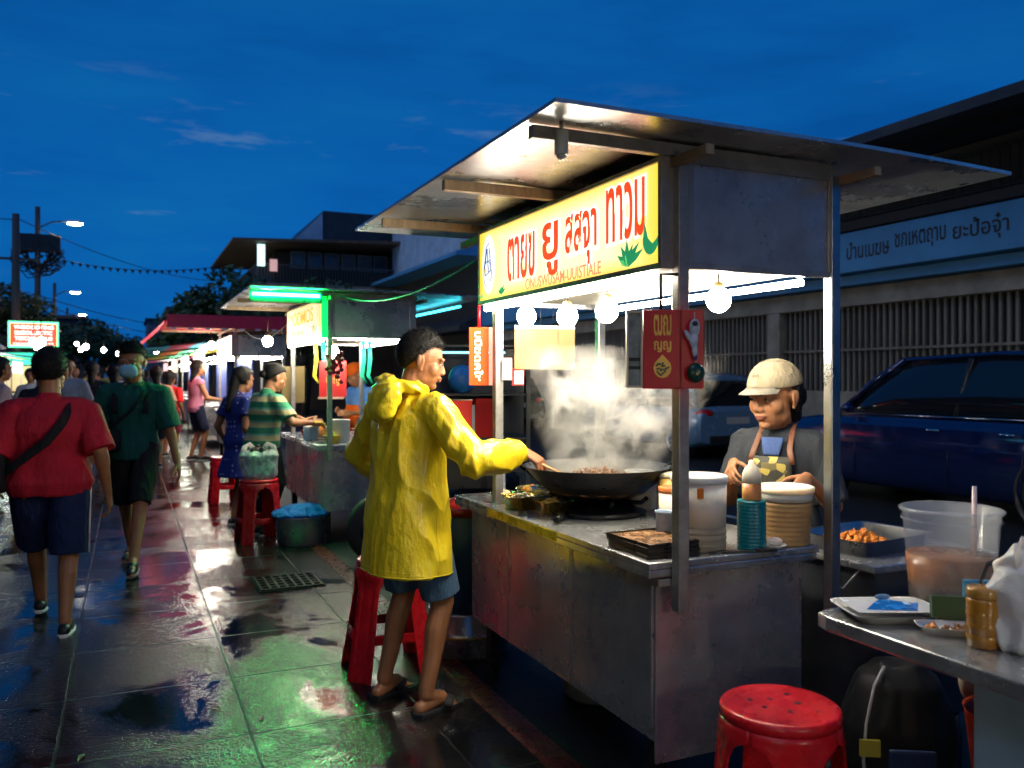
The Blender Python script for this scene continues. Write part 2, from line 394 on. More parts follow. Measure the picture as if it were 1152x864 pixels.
for w_, yc, wd in (('นุ-คศไน:',10.78,.72),('ปํานเมฆษ',9.86,.84),('ชกเหตฤาบ',8.9,.88),('ยะป้อจุ๋า',7.93,.84)): text('lettering', w_, .34, LETT, fb, (-.453, yc, 3.46), (0,-1,0), bold=.004, width=wd, height=.34 if yc < 8 else .28)
MB().box(-.5, .2, Y0, Y1, 3.78, 3.93).build('balcony_slab', DARKW, b1, .01)
mb = MB(); y = Y0
while y < Y1: mb.box(-.42,-.405, y, y+.015, 3.93, 4.5); y += .14
mb.box(-.43,-.39,Y0,Y1,4.5,4.54); mb.box(-.43,-.39,Y0,Y1,3.97,4.0)
mb.build('railing', mat('dark_iron', (.03,.035,.04), .5, 1, var=.2), b1)
MB().box(.26, .24+.3, Y0, Y1, 4.55, 4.7).build('sill_band', SIGNB, b1)
mb = MB(); mb.bm.free(); mb.bm = bmesh.new()
mb.rings([[(-1.6,y,4.72),(-1.6,y,4.86),(3,y,5.6),(6.2,y,5.6),(6.2,y,5.0),(.26,y,4.9)] for y in (Y0, 15.5)], smooth=False)
mb.build('roof', DKROOF, b1)
# blue corrugated warehouse beyond it
b2 = thing('warehouse', (10.9, 26.4, 0), 'tall blue corrugated warehouse wall behind the lit sign of the near stall', 'building')
mb = MB()
n = 70; L = 11.0
top = [(0.0 if i % 2 else .07, i*L/n) for i in range(n+1)]
mb.rings([[(x, y, z) for x, y in top] for z in (6.0, 8.3)], cap=False, closed=False, smooth=False)
mb.build('corrugated_wall', WALLB, b2)
MB().box(.1, 8, 0, L, 0, 8.3).build('wall', DARKW, b2)
mb = MB(); mb.rings([[(-1.0,y,5.5),(-1.0,y,5.62),(.1,y,6.0),(.1,y,5.5)] for y in (0, L)], smooth=False); mb.build('canopy', SIGNB, b2)
mb = MB(); mb.rings([[(-.9,y,3.0),(-.9,y,3.2),(.1,y,3.6),(.1,y,3.0)] for y in (0, L)], smooth=False); mb.build('lower_canopy', DKROOF, b2)
MB().box(-.02,8.1,-.1,.1,0,8.4).build('end_wall', WALLB, b2)
# two-storey house with balcony
b3 = thing('two_storey_house', (5.0, 37, 0), 'two-storey timber house with balcony railing and dark pitched roof', 'building')
TIMB = mat('dark_timber', (.05,.035,.025), .7, var=.4, vscale=5, stretch=(1,1,6), bump=.2)
MB().box(.9, 9, 1.5, 9, 0, 7.0).build('wall', TIMB, b3)
MB().box(0, 9, 0, 9, 5.25, 5.45).build('balcony_floor', CONC, b3, .01)
mb = MB()
for i in range(46): mb.box(i*.13, i*.13+.03, -.02, .02, 5.45, 6.2)
mb.box(0, 6.05, -.04, .04, 6.2, 6.26)
for i in range(40): mb.box(-.02, .02, i*.2, i*.2+.03, 5.45, 6.2)
mb.box(-.04,.04,0,8,6.2,6.26); mb.build('railing', mat('dim_painted_rail', (.1,.1,.1), .6, var=.2), b3)
GLW = mat('dusk_window_glass', (.10,.14,.2), .12, var=.3, vscale=1.2)
for i in range(6):
    f = MB().box(1.6+i*.75, 2.26+i*.75, 1.44, 1.5, 6.3, 7.05).build('window', mat('pale_window_frame', (.25,.27,.28), .6, var=.2), b3)
    MB().box(1.66+i*.75, 2.2+i*.75, 1.42, 1.435, 6.36, 6.99).build('pane', GLW, f)
mb = MB(); mb.rings([[(-1.1,-.9,7.0+.02),(9.4,-.9,7.4),(9.4,9.4,7.4),(-1.1,9.4,7.02)], [(-1.1,-.9,7.12),(9.4,-.9,7.55),(9.4,9.4,7.55),(-1.1,9.4,7.12)]], smooth=False)
mb.build('eaves_roof', mat('brown_soffit', (.12,.075,.045), .7, var=.3, vscale=3), b3)
mb = MB(); mb.rings([[(1.6,y,7.4),(3.0,y,8.9),(9.3,y,8.9),(9.3,y,7.4)] for y in (1.2, 8)], smooth=False)
rf = mb.build('roof', DKROOF, b3)
MB().prism([(1.75,7.55),(2.95,8.8),(2.95,7.55)], -1.17, -1.14, Matrix.Rotation(PI/2,4,'X')).build('gable', WALLB, b3)
lp = MB().box(-.05, .25, -.3, -.24, 6.1, 7.0).build('lit_sign', emitter('white_cyan_sign', (.6,.95,1), 1.6), b3)
MB().box(.45, .75, -.32, -.26, 5.9, 6.4).build('poster', emitter('pink_sign', (1,.55,.5), .5), b3)
# dark blocks at the end of the street
def block(x, y, sx, sy, h, label, col, lit=()):
    t = thing('distant_building', (x, y, 0), label, 'building', 0, 'buildings at the end of the street')
    MB().box(0, sx, 0, sy, 0, h).build('wall', mat('far_wall_%d' % int(x*10+y), col, .8, var=.2), t)
    MB().box(-.2, sx+.2, -.2, sy, h, h+.25).build('roof', DKROOF, t)
    for i in range(int(sx/1.6)):
        for j in range(int(h/2.8)):
            MB().box(.5+i*1.6, 1.4+i*1.6, -.05, .02, 1.2+j*2.8, 2.5+j*2.8).build('window', GLW if (i, j) not in lit else emitter('lit_far_window', (1,.75,.45), .9), t)
    return t
block(1.9, 95, 6, 10, 7.3, 'plain blue-grey block closing the street, left of the red canopy', (.10,.14,.2))
block(2.9, 70, 7, 10, 6.6, 'dark low block behind the striped canopy', (.03,.03,.035), ((0,1),))
block(-11.5, 43, 5.6, 12, 5.2, 'dark shop house at the far left edge of the street', (.06,.05,.05), ((2,0),(2,1)))
block(-13.5, 28, 7.6, 12, 4.6, 'dark low shop house behind the white umbrella', (.05,.05,.06), ((3,0),))
block(-9, 74, 6, 12, 6.0, 'dark brown block behind the trees on the left', (.07,.05,.05), ((2,1),))

# ------------------------------------------------------------------ poles, lamps, wires
POLE = mat('dark_concrete_pole', (.06,.06,.065), .8, var=.2)
def lamp(x, y, h, ax, label, tangle=False):
    t = thing('street_lamp', (x, y, 0), label, 'street lamp', 0, 'street lamps on the left')
    MB().cyl((0,0,0),(0,0,h+.6),.16,.11).build('pole', POLE, t)
    MB().tube([(0,0,h-.4),(ax*.5,0,h-.05),(ax,0,h)], .035).build('arm', POLE, t)
    MB().ell((ax+.3,0,h), (.42,.16,.09)).build('lamp_head', WHITE, t)
    MB().ell((ax+.3,0,h-.07), (.34,.13,.08)).build('lamp_glass', emitter('street_lamp_glow', (1,.86,.62), 60), t)
    if tangle:
        mb = MB(); rnd = random.Random(5)
        for k in range(26):
            a = rnd.uniform(0, 2*PI); pts = []
            for q in range(9):
                a += rnd.uniform(.4, 1.0); rr = rnd.uniform(.35, 1.25)
                pts.append((rr*math.cos(a), rnd.uniform(-.3,.3), h-1.9+rr*.95*math.sin(a)*rnd.uniform(.6,1)+.2))
            mb.tube(pts, .03, 5)
        mb.box(-1.0, .95, -.25, .25, h-1.5, h-.7)
        mb.build('cable_bundle', BLACK, t)
    return t
lamp(-3.8, 45.3, 8.8, 1.25, 'nearest street lamp, its pole hung with a tangled cable bundle', True)
lamp(-5.0, 73, 8.0, 1.1, 'second street lamp, smaller, above the dark trees')
lamp(-5.6, 98.5, 8.0, 1.1, 'farthest street lamp, lowest over the dark trees')
t = thing('utility_pole', (-4.28, 41.4, 0), 'dark utility pole at the left edge carrying overhead wires', 'utility pole')
MB().cyl((0,0,0),(0,0,8.35),.2,.14).build('pole', POLE, t)
MB().box(-.9,.9,-.06,.06,6.4,6.5).build('crossarm', POLE, t)
MB().ell((-.95,0,4.4),(.55,.3,.4)).build('transformer_box', BLACK, t)
def wire(p0, p1, sag, label, bulbs=0, r=.012):
    pts = []
    for k in range(25):
        u = k/24; p = Vector(p0).lerp(Vector(p1), u); p.z -= sag*4*u*(1-u); pts.append(p)
    if not bulbs:
        return tag(MB().tube(pts, r, 5).build('overhead_wire', BLACK), label, 'overhead wire', 'overhead wires')
    t = thing('bunting_string', (0,0,0), label, 'bunting')
    MB().tube(pts, r, 5).build('cord', BLACK, t)
    for k in range(bulbs):
        u = (k+.5)/bulbs; i = min(23, int(u*24)); q = pts[i].lerp(pts[i+1], u*24-i)
        MB().prism([(-.1,0),(.1,0),(.02,-.2)], -.01, .01, Matrix.Translation(q) @ Matrix.Rotation(PI/2,4,'X')).build('pennant', BLACK, t)
    return t
wire((-3.8,45.3,7.2),(4.6,44,7.0),.5,'sagging string of small dark pennants across the street sky',26,.015)
wire((-4.3,41.4,8.2),(5,60,7.9),.5,'highest thin wire crossing the sky above the pennants', r=.02)
wire((-3.8,45.3,5.3),(4.4,52,4.2),.35,'upper of the two thin wires below the pennants', r=.02)
wire((-4.3,41.4,4.9),(4.2,56,3.9),.4,'lower of the two thin wires below the pennants', r=.02)
wire((-4.3,41.4,8.1),(-14,36,8.4),.3,'wire leaving the utility pole towards the left edge', r=.02)
wire((-4.3,41.4,6.45),(-14,33,6.9),.4,'lower wire leaving the crossarm towards the left edge', r=.02)

# left side of the street: lit board, umbrella and market stalls
t = thing('lit_board', (-4.2, 40, 0), 'red light board with white writing and green border on the left', 'sign')
for sx in (-.75, .75): MB().cyl((sx,0,0),(sx,0,3.0),.05).build('post', POLE, t)
bd = MB().box(-1.05,1.05,-.06,.1,2.75,3.65).build('board', emitter('board_red', (1,.05,.02), 2.2), t)
fr = MB()
for a in ((-1.13,-1.05,2.67,3.73),(1.05,1.13,2.67,3.73),(-1.05,1.05,2.67,2.75),(-1.05,1.05,3.65,3.73)): fr.box(a[0],a[1],-.1,.12,a[2],a[3])
fr.build('border', emitter('board_green', (.15,1,.45), 2.2), t)
WT = emitter('board_white', (1,.95,.9), 2.6)
for k, (s_, wd) in enumerate((('YNBOCOTING',1.8),('SMEOLLECTIC',1.7),('TESCMANDLIE',1.7))):
    text('lettering', s_, .3, WT, bd, (0,-.064,3.5-.23*k), (1,0,0), width=wd, height=.15, bold=.004)
text('lettering', 'FAEYSMOORIEDLITE', .12, WT, bd, (0,-.064,2.82), (1,0,0), width=1.8, height=.09)
t.rotation_euler.z = R(8); t.location.x = -3.5; t.scale.x = .8
t = thing('market_canopy', (-3.85, 38, 0), 'green lit fascia of the stall under the red board', 'canopy')
MB().box(-1.0,1.6,0,1.2,1.95,2.4).build('fascia', emitter('green_fascia', (.05,.8,.5), 1.2), t)
for sx in (-.9,1.5): MB().cyl((sx,.1,0),(sx,.1,1.95),.04).build('post', POLE, t)
MB().box(-1.0,1.6,1.0,1.05,.9,1.9).build('shelf_wall', emitter('lit_goods', (1,.65,.35), .7), t)
def umbrella(x, y, h, r, label, colm):
    t = thing('market_umbrella', (x, y, 0), label, 'umbrella', 0, 'market umbrellas on the left')
    MB().cyl((0,0,0),(0,0,h),.03).build('pole', POLE, t)
    prof = [(.02,h+.02),(r*.5,h-.12),(r,h-.4),(r-.02,h-.42),(r*.5,h-.16),(.02,h-.04)]
    MB().lathe(prof, seg=8).build('canopy', colm, t)
umbrella(-2.3, 13.9, 2.25, .75, 'white market umbrella at the left edge of the picture', mat('white_canvas', (.7,.72,.74), .8, var=.1))
umbrella(-4.6, 24, 2.7, 1.2, 'pale market umbrella farther back on the left', mat('pale_canvas', (.45,.5,.6), .8, var=.1))

# shop rows added out of view, left and behind, to darken reflections
block(-13, -22, 7.5, 46, 7.5, 'added dark shop row out of view on the left, dimming reflections', (.04,.04,.045))
block(-6, -24, 30, 6, 8.5, 'added dark shop row out of view behind the viewpoint, dimming reflections', (.05,.045,.045))
# ------------------------------------------------------------------ stalls
def sign_material(name, strength, c_edge, c_mid):
    m, nt, b = nodes(name)
    tc = nt.nodes.new('ShaderNodeTexCoord'); sp = nt.nodes.new('ShaderNodeSeparateXYZ'); nt.links.new(tc.outputs['Generated'], sp.inputs[0])
    def edge(k):
        a = nt.nodes.new('ShaderNodeMath'); a.operation = 'SUBTRACT'; a.inputs[1].default_value = .5; nt.links.new(sp.outputs[k], a.inputs[0])
        c = nt.nodes.new('ShaderNodeMath'); c.operation = 'ABSOLUTE'; nt.links.new(a.outputs[0], c.inputs[0]); return c
    mx = nt.nodes.new('ShaderNodeMath'); mx.operation = 'MAXIMUM'; nt.links.new(edge(1).outputs[0], mx.inputs[0])
    sc = nt.nodes.new('ShaderNodeMath'); sc.operation = 'MULTIPLY'; sc.inputs[1].default_value = .93; nt.links.new(edge(2).outputs[0], sc.inputs[0]); nt.links.new(sc.outputs[0], mx.inputs[1])
    r = ramp(nt, mx.outputs[0], [(.3, c_mid), (.5, c_edge)])
    nt.links.new(r.outputs[0], b.inputs['Base Color']); nt.links.new(r.outputs[0], b.inputs['Emission Color']); b.inputs['Emission Strength'].default_value = strength
    b.inputs['Roughness'].default_value = .3
    MATS[name] = m; return m
SIGN1 = sign_material('yellow_lightbox_print', 1.2, (1, .6, .04), (1, .85, .5))
SIGN2 = sign_material('pale_yellow_lightbox', .85, (1, .75, .2), (1, .93, .62))
SIGNR = emitter('red_print', (1, .075, .02), .85)
SIGNW = emitter('white_print', (1, .93, .82), 1.05)
SIGNP = emitter('faint_red_print', (1, .3, .17), .9)
SIGNG = emitter('green_print', (.02, .3, .12), .8); SIGNG2 = emitter('light_green_print', (.2, .55, .2), .9); SIGNB2 = emitter('blue_print', (.05,.12,.35), .8)
CEIL = mat('stall_ceiling_sheet', (.22,.2,.16), .45, var=.12)
GREEN_T = emitter('green_tube', (.004, 1, .16), 480)
CYAN_T = emitter('cyan_tube', (.05, .8, 1), 5)

def stall(name_label, y0, L, WX, roof_label=None, face=SIGN1, roofm=ROOFM, tubes=TUBE, x0=1.52, roofx=(1.04, 2.85), green=False, near=False, sgn=True, zroof=2.165):
    t = thing('food_stall', (0, y0, 0), name_label, 'food stall', 0, 'food stalls along the kerb')
    xb = x0+WX; y1 = L
    # counter body
    mb = MB(); mb.box(x0, x0+.012, .05, y1-.12, .276, .815); mb.build('front_panel', STEEL_D, t, .003)
    mb = MB(); mb.box(x0+.012, xb-.03, .04, .052, .276 if not near else .2, .815); mb.build('side_panel', STEEL_P, t, .003)
    mb = MB(); mb.box(x0+.012, xb-.03, y1-.135, y1-.12, .276, .815); mb.build('side_panel', STEEL_D, t, .003)
    mb = MB(); mb.box(xb-.03, xb-.018, .04, y1-.12, .276, .815); mb.build('back_panel', STEEL_D, t, .003)
    mb = MB(); mb.box(x0+.012, xb-.03, .052, y1-.135, .27, .282); mb.build('bottom_panel', STEEL_D, t)
    mb = MB(); mb.box(x0-.045, xb+.02, -.005, y1, .83, .853); mb.box(x0-.045, x0-.033, -.005, y1, .805, .83); mb.box(x0-.033, xb+.008, -.005, .007, .805, .83)
    mb.build('countertop', STEEL_T, t, .004)
    for (x, y) in ((x0+.07,.12),(xb-.1,.12),(x0+.07,y1-.22),(xb-.1,y1-.22)):
        MB().box(x-.025,x+.025,y-.025,y+.025,0,.27).build('leg', BLACK, t, .003)
    for yy in (y1*.34, y1*.68):
        MB().box(x0-.002,x0-.0005,yy-.012,yy+.012,.285,.80).build('seam_strip', STEEL_F, t, .0005)
    if near:
        for yy in [.09+.18*i for i in range(9)]:
            for zz in (.30,.79): MB().ell((x0-.001,yy,zz),(.0025,.006,.006),seg=8,rows=5).build('rivet', STEEL_F, t)
        for xx in [x0+.05+.13*i for i in range(5)]:
            for zz in (.225,.79): MB().ell((xx,.039,zz),(.006,.0025,.006),seg=8,rows=5).build('rivet', STEEL_F, t)
    # posts
    pz = zroof-.05
    def post(x, y, zb, m=STEEL_F):
        MB().box(x-.02,x+.02,y-.02,y+.02,zb,pz).build('post', m, t, .004)
    post(x0+.055, -.03, .70 if near else .72); post(x0+.03, y1-.37, .854)
    post(xb-.01+.06 if near else xb, -.03, .62, STEEL); post(xb-.02, y1-.3, .854, STEEL)
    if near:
        mb = MB(); mb.box(x0-.0465, x0-.0452, .62, 1.30, .812, .846); mb.build('coat_reflection_strip', mat('coat_reflection_yellow', (.62,.46,.02), .3, var=.35, vscale=14), t)  # yellow strip painted as the raincoat's reflection in the counter edge
        for (x,z) in ((x0+.115,.79),(x0-.0+.095,.745)): MB().cyl((x,.03,z),(x,.045,z),.013,seg=14).build('bolt', BLACK, t)
        MB().box(x0-.01,x0+.075,-.006,.036,.775,.80).build('post_bracket', STEEL_F, t, .003)
    # light box
    zb, zt = 1.77, 2.12
    mb = MB(); mb.box(x0-.01, x0+.05, -.02, y1-.22, zb, zb+.02); mb.box(x0-.01, x0+.05, -.02, y1-.22, zt-.015, zt)
    mb.box(x0-.01, x0+.05, -.02, .0, zb+.02, zt-.015); mb.box(x0-.01, x0+.05, y1-.235, y1-.22, zb+.02, zt-.015); mb.box(x0+.02,x0+.05,.0,y1-.235,zb+.02,zt-.015)
    sb = mb.build('sign_box', STEEL_F, t, .002)
    if sgn:
        MB().box(x0-.004, x0+.019, .002, y1-.237, zb+.022, zt-.017).build('sign_face', face, sb)
    # upper side panels
    MB().box(x0+.08, xb+.04, -.035, -.02, zb, zt).build('upper_side_panel', STEEL_P, t, .002)
    mb = MB(); a, b_ = x0+.078, xb+.042
    for q in ((a,b_,zb,zb+.02),(a,b_,zt-.02,zt),(a,a+.02,zb+.02,zt-.02),(b_-.02,b_,zb+.02,zt-.02)): mb.box(q[0],q[1],-.042,-.036,q[2],q[3])
    mb.build('panel_frame', STEEL_F, t, .002)
    MB().box(xb+.02, xb+.035, -.015, y1-.22, zb+.03, zt).build('upper_back_panel', STEEL_D, t, .002)
    MB().box(x0+.08, xb+.018, y1-.24, y1-.225, zb, zt).build('upper_side_panel', STEEL_D, t, .002)
    MB().box(x0+.052, xb+.018, -.018, y1-.242, zb+.022, zb+.03).build('ceiling', CEIL, t)
    # tubes
    def tube_(p0, p1):
        f = MB().cyl(p0, p1, .013, seg=10).build('fluorescent_tube', tubes, t)
    tube_((x0+.01, .06, zb-.018), (x0+.01, y1-.28, zb-.018))
    tube_((x0+.14, .01, zb-.0), (xb-.03, .01, zb-.0)) if not near else None
    tube_((xb-.02, .04, zb-.01), (xb-.02, y1-.28, zb-.01))
    # roof sheet with beams
    mb = MB(); rx0, rx1 = roofx
    secs = []
    for k in range(15):
        u = k/14; x = rx0+(rx1-rx0)*u; z = zroof - .03*max(0, u-.6)**1.3*2 
        secs.append((x, z))
    for ya, yb in ((-.22, y1+.25),):
        mb.rings([[(x, y, z) for x, z in secs]+[(x, y, z+.012) for x, z in reversed(secs)] for y in (ya, yb)], smooth=False)
    mb.build('roof', roofm, t)
    nb = 4
    for k, yy in enumerate([-.02, y1*.42, y1*.9][:nb]):
        MB().box(rx0+.02, xb+.05, yy-.015, yy+.015, zroof-.045, zroof-.006).build('roof_beam', WOODB if k else STEEL_F, t, .002)
    for xx in (x0+.04, xb+.08):
        MB().box(xx-.015, xx+.015, -.2, y1+.1, zroof-.075 if xx > 2 else zroof-.078, zroof-.047).build('roof_beam', WOODB, t, .002)
    if green:
        MB().cyl((x0-.60,-.17,zt-.01),(x0-.06,-.17,zt-.01),.012).build('green_tube', GREEN_T, t); MB().box(x0-.62,x0-.03,-.15,-.14,zt-.07,zt+.03).build('added_tube_shield', BLACK, t, .002)  # plate behind the tube added to keep green light off the people
        MB().box(x0-.012,x0+.052,-.028,-.0215,zb,zt).build('green_edge_light', emitter('green_edge_glow', (.001,1,.05), 4), t)
    return t, sb
WOODB = mat('wood_batten', (.30,.22,.14), .6, var=.3, vscale=12, stretch=(4,1,1))
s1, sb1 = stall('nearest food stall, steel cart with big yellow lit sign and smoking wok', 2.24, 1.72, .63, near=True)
# writing on the sign (reads from far end to near end, seen from the pavement)
SX = 1.52-.005
def on_sign(parent, fn, yoff, zoff, dx=0): ...
def words(parent, items, size, m1, m2, xs):
    for (s_, yc, zc, wd, ht) in items:
        if m2: text('letter_outline', s_, size, m2, parent, (xs-.0015, yc, zc), (0,-1,0), width=wd+.016, height=ht+.018, bold=.02, extrude=.0008)
        text('lettering', s_, size, m1, parent, (xs-.004, yc, zc), (0,-1,0), width=wd, height=ht, bold=.003, extrude=.0008)
face1 = [c for c in sb1.children if c.name.startswith('sign_face')][0]
# y local: near end 0, far end 1.48
words(sb1, [('ตายฃ', 1.02, 1.94, .27, .185), ('ยู', .745, 1.935, .135, .21), ('สสจุา', .50, 1.94, .235, .20), ('ทาวม', .195, 1.985, .24, .19)], .2, SIGNR, SIGNW, SX)
text('lettering', 'ONUSWUSAM-UUISTIALE', .05, SIGNP, sb1, (SX-.004, .66, 1.818), (0,-1,0), width=.62, height=.046, bold=.0005, extrude=.0006)
def disc(parent, name, yc, zc, ry, rz, m, dx=.002, seg=28):
    mb = MB(); mb.rings([[(SX-dx+q, yc+ry*math.cos(2*PI*i/seg), zc+rz*math.sin(2*PI*i/seg)) for i in range(seg)] for q in (0, .0012)], smooth=False)
    return mb.build(name, m, parent)
em = disc(sb1, 'emblem', 1.375, 1.95, .072, .135, SIGNW, .003)
mb = MB()
def poly_line(mb, pts, r, closed=False):
    P = [(SX-.006, y, z) for y, z in pts]
    if closed: P.append(P[0])
    mb.tube(P, r, 6)
poly_line(mb, [(1.375+.045*math.cos(a/20*2*PI), 1.905+.06*math.sin(a/20*2*PI)) for a in range(15, 33)], .0016)
poly_line(mb, [(1.41,1.955),(1.345,1.97),(1.335,1.92),(1.40,1.90)], .0022, True)
poly_line(mb, [(1.40,1.96),(1.385,2.02),(1.355,2.02),(1.345,1.975)], .0022)
poly_line(mb, [(1.38,2.02),(1.365,1.915)], .002); poly_line(mb, [(1.42,1.93),(1.40,1.985),(1.39,2.03),(1.36,2.045)], .0018)
mb.build('emblem_drawing', SIGNB2, em)
disc(em, 'emblem_patch', 1.405, 1.925, .014, .012, emitter('yellow_print', (1,.7,.05), 1), .0065)
def leafset(yc, zc, s, label, n=6, melon=False):
    mb = MB(); rnd = random.Random(int(yc*100))
    for k in range(n):
        a = R(35+110*k/(n-1)); L_ = s*rnd.uniform(.8, 1.15); w_ = s*.13
        d = (math.cos(a), math.sin(a)); nn = (-d[1], d[0])
        pts = [(yc, zc), (yc+d[0]*L_*.5+nn[0]*w_, zc+d[1]*L_*.5+nn[1]*w_), (yc+d[0]*L_+nn[0]*w_*.8, zc+d[1]*L_*.85), (yc+d[0]*L_*.5-nn[0]*w_, zc+d[1]*L_*.5-nn[1]*w_)]
        dz = .003+.0005*k
        mb.quad(*[(SX-dz, y, z) for y, z in pts])
    return mb
leafset(.17, 1.795, .1, '').build('leaf_picture', SIGNG, sb1)
leafset(.185, 1.797, .07, '', 3).build('leaf_picture', SIGNG2, sb1)
leafset(1.22, 1.797, .055, '', 5).build('leaf_picture', SIGNG, sb1)
leafset(1.45, 1.797, .05, '', 4).build('leaf_picture', SIGNG2, sb1)
mb = MB(); pts = [(.04+.045*math.cos(R(a)), 1.90-.03+.05*math.sin(R(a))) for a in range(170, 361, 19)]
q = pts+[(.075, 1.93), (.055, 1.875), (.03, 1.855), (.008, 1.866)]
mb.prism([(a, b) for a, b in q], 0, .001, Matrix(((0,0,1,SX-.0045),(1,0,0,0),(0,1,0,0),(0,0,0,1)))).build('melon_picture', SIGNG, sb1)
# hook, spot fixture
MB().tube([(1.5,2.26,1.775),(1.5,2.26,1.70)],.004).build('hook', BLACK).parent = None
hk = bpy.data.objects['hook']; bpy.data.objects.remove(hk, do_unlink=True)
sp = thing('spot_fixture', (1.13, 2.16, 2.10), 'grey cylinder spotlight under the front corner of the stall roof', 'spotlight')
MB().cyl((0,0,-.035),(0,0,.035),.02,seg=20).build('housing', mat('grey_enamel', (.6,.6,.55), .4, var=.05), sp, .002)
MB().cyl((0,0,.035),(0,0,.062),.006).build('stem', STEEL_F, sp)
MB().ell((0,0,-.038),(.014,.014,.01)).build('lens', mat('clear_lens', (.7,.7,.7), .1, var=0), sp)
# hanging bulbs
def bulb(x, y, z, label, r=.042, ztop=1.79):
    t = thing('hanging_bulb', (x, y, z), label, 'light bulb', 0, 'round bulbs hanging under the stalls')
    MB().ell((0,0,0),(r,r,r*1.05),seg=20,rows=12).build('bulb_globe', BULB, t)
    MB().lathe([(.012,r*.9),(.018,r*1.0),(.018,r*1.35),(.008,r*1.5)],seg=14).build('socket', mat('brass_socket', (.3,.22,.1), .4, .8, var=.2), t)
    MB().cyl((0,0,r*1.45),(0,0,ztop-z),.003).build('cord', BLACK, t)
bulb(1.60, 3.39, 1.70, 'farthest of the three bulbs in a row under the yellow sign')
bulb(1.60, 3.008, 1.675, 'middle of the three bulbs in a row under the yellow sign')
bulb(1.60, 2.70, 1.674, 'nearest of the three bulbs in a row, left of the red hanging board')
bulb(1.87, 2.40, 1.70, 'single bulb under the side panel, above the woman in the cap')

# ---- second stall
s2, sb2 = stall('second food stall with pale yellow sign, turquoise lit roof and white pot', 7.3, 1.95, .78, face=SIGN2, roofx=(.90, 2.95), green=True)
for (s_, yc, wd) in (('YODMOS', .7, .9), ):
    text('lettering', s_, .2, emitter('orange_print', (1,.3,.05), 1.2), sb2, (SX-.004, .95, 2.0), (0,-1,0), width=1.2, height=.13, bold=.002)
text('lettering', 'KUGMLAI', .2, emitter('green_small_print', (.25,.5,.15), 1.1), sb2, (SX-.004, 1.15, 1.86), (0,-1,0), width=.6, height=.06, bold=.001)
disc(sb2, 'fruit_picture', .35, 1.85, .09, .055, emitter('orange_fruit_print', (1,.25,.08), 1.2), .004)
disc(sb2, 'fruit_picture', .2, 1.84, .05, .05, emitter('blue_fruit_print', (.1,.5,.6), 1.0), .005)
MB().cyl((2.85,7.5,2.10),(2.85,9.1,2.10),.012).build('cyan_tube', CYAN_T, None).parent = s2
bpy.data.objects['cyan_tube'].matrix_parent_inverse = Matrix.Translation((0,-7.3,0))
# ---- third stall with red roof
REDR = mat('red_canvas', (.5,.02,.06), .6, var=.2)
s3, sb3 = stall('third food stall with red canopy and blank white light box', 14.2, 2.6, .8, face=emitter('white_lightbox', (1,.93,.86), 1.7), roofm=REDR, roofx=(.55, 2.9), zroof=2.3)
# two lit stalls added out of view behind the viewpoint as fill light
s0, sb0 = stall('added food stall out of view behind the viewpoint, lit as fill', -2.75, 1.9, .63)
s00, sb00 = stall('added food stall out of view behind on the left, lit as fill', -3.4, 1.9, .63, x0=-2.9, roofx=(-3.4,-1.6))
bulb(-2.6, -2.4, 1.68, 'added fill bulb of the unseen stall on the left behind the viewpoint', .06)
bulb(1.62, -2.1, 1.68, 'added fill bulb of the unseen stall behind the viewpoint, far one', .05); bulb(1.62, -1.3, 1.68, 'added fill bulb of the unseen stall behind the viewpoint, near one', .05)
def canopy_stall(y, L, cols, label, facem=None, x0=1.45, at=0, rz=0):
    t = thing('food_stall', (at, y, 0), label, 'food stall', rz, 'food stalls along the kerb')
    MB().box(x0, 2.4, 0, L, 0.25, .85).build('counter', STEEL_D, t, .005)
    for (x, yy) in ((x0,.05),(2.4,.05),(x0,L-.05),(2.4,L-.05)): MB().cyl((x,yy,0),(x,yy,2.1),.02).build('post', STEEL_F, t)
    n = len(cols)
    for k, c in enumerate(cols):
        xa = .3+(2.7-.3)*k/n; xb_ = .3+(2.7-.3)*(k+1)/n
        za = 1.98+.32*(k/n); zb_ = 1.98+.32*((k+1)/n)
        mb = MB(); mb.rings([[(xa,yy,za),(xb_,yy,zb_),(xb_,yy,zb_+.02),(xa,yy,za+.02)] for yy in (-.3, L+.1)], smooth=False)
        mb.build('canopy_strip', c, t)
    MB().box(x0-.05, x0, 0, L-.2, 1.6, 2.0).build('sign_face', facem or emitter('white_lightbox', (1,.93,.86), 1.7), t)
    MB().cyl((x0+.2,.1,1.85),(x0+.2,L-.2,1.85),.02).build('tube_light', TUBE, t)
    MB().cyl((2.2,.1,1.85),(2.2,L-.2,1.85),.02).build('tube_light', TUBE, t)
    MB().box(2.38, 2.42, 0, L, .85, 1.9).build('back_sheet', mat('blue_tarp', (.03,.06,.3), .6, var=.3), t)
    return t
CG = mat('green_canvas', (.02,.35,.15), .6, var=.1); CO = mat('orange_canvas', (.8,.2,.02), .6, var=.1); CT = mat('teal_canvas', (.02,.3,.4), .6, var=.1)
CY = mat('yellow_canvas', (.8,.6,.05), .6, var=.1); CP = mat('pink_canvas', (.7,.15,.3), .6, var=.1)
canopy_stall(18.5, 2.8, [CT, REDR, CT, REDR, CT], 'stall with teal and red striped canopy past the red one')
canopy_stall(23.5, 2.8, [CG, CO, CG, CO, CY], 'stall with green and orange striped canopy')
canopy_stall(29, 2.8, [CY, CG, CY], 'far stall with yellow and green canopy', emitter('warm_face', (1,.8,.5), 1.5))
canopy_stall(36, 3, [CP, WHITE, CP], 'farthest stall with pink canopy', emitter('warm_face2', (1,.5,.5), 1.5))

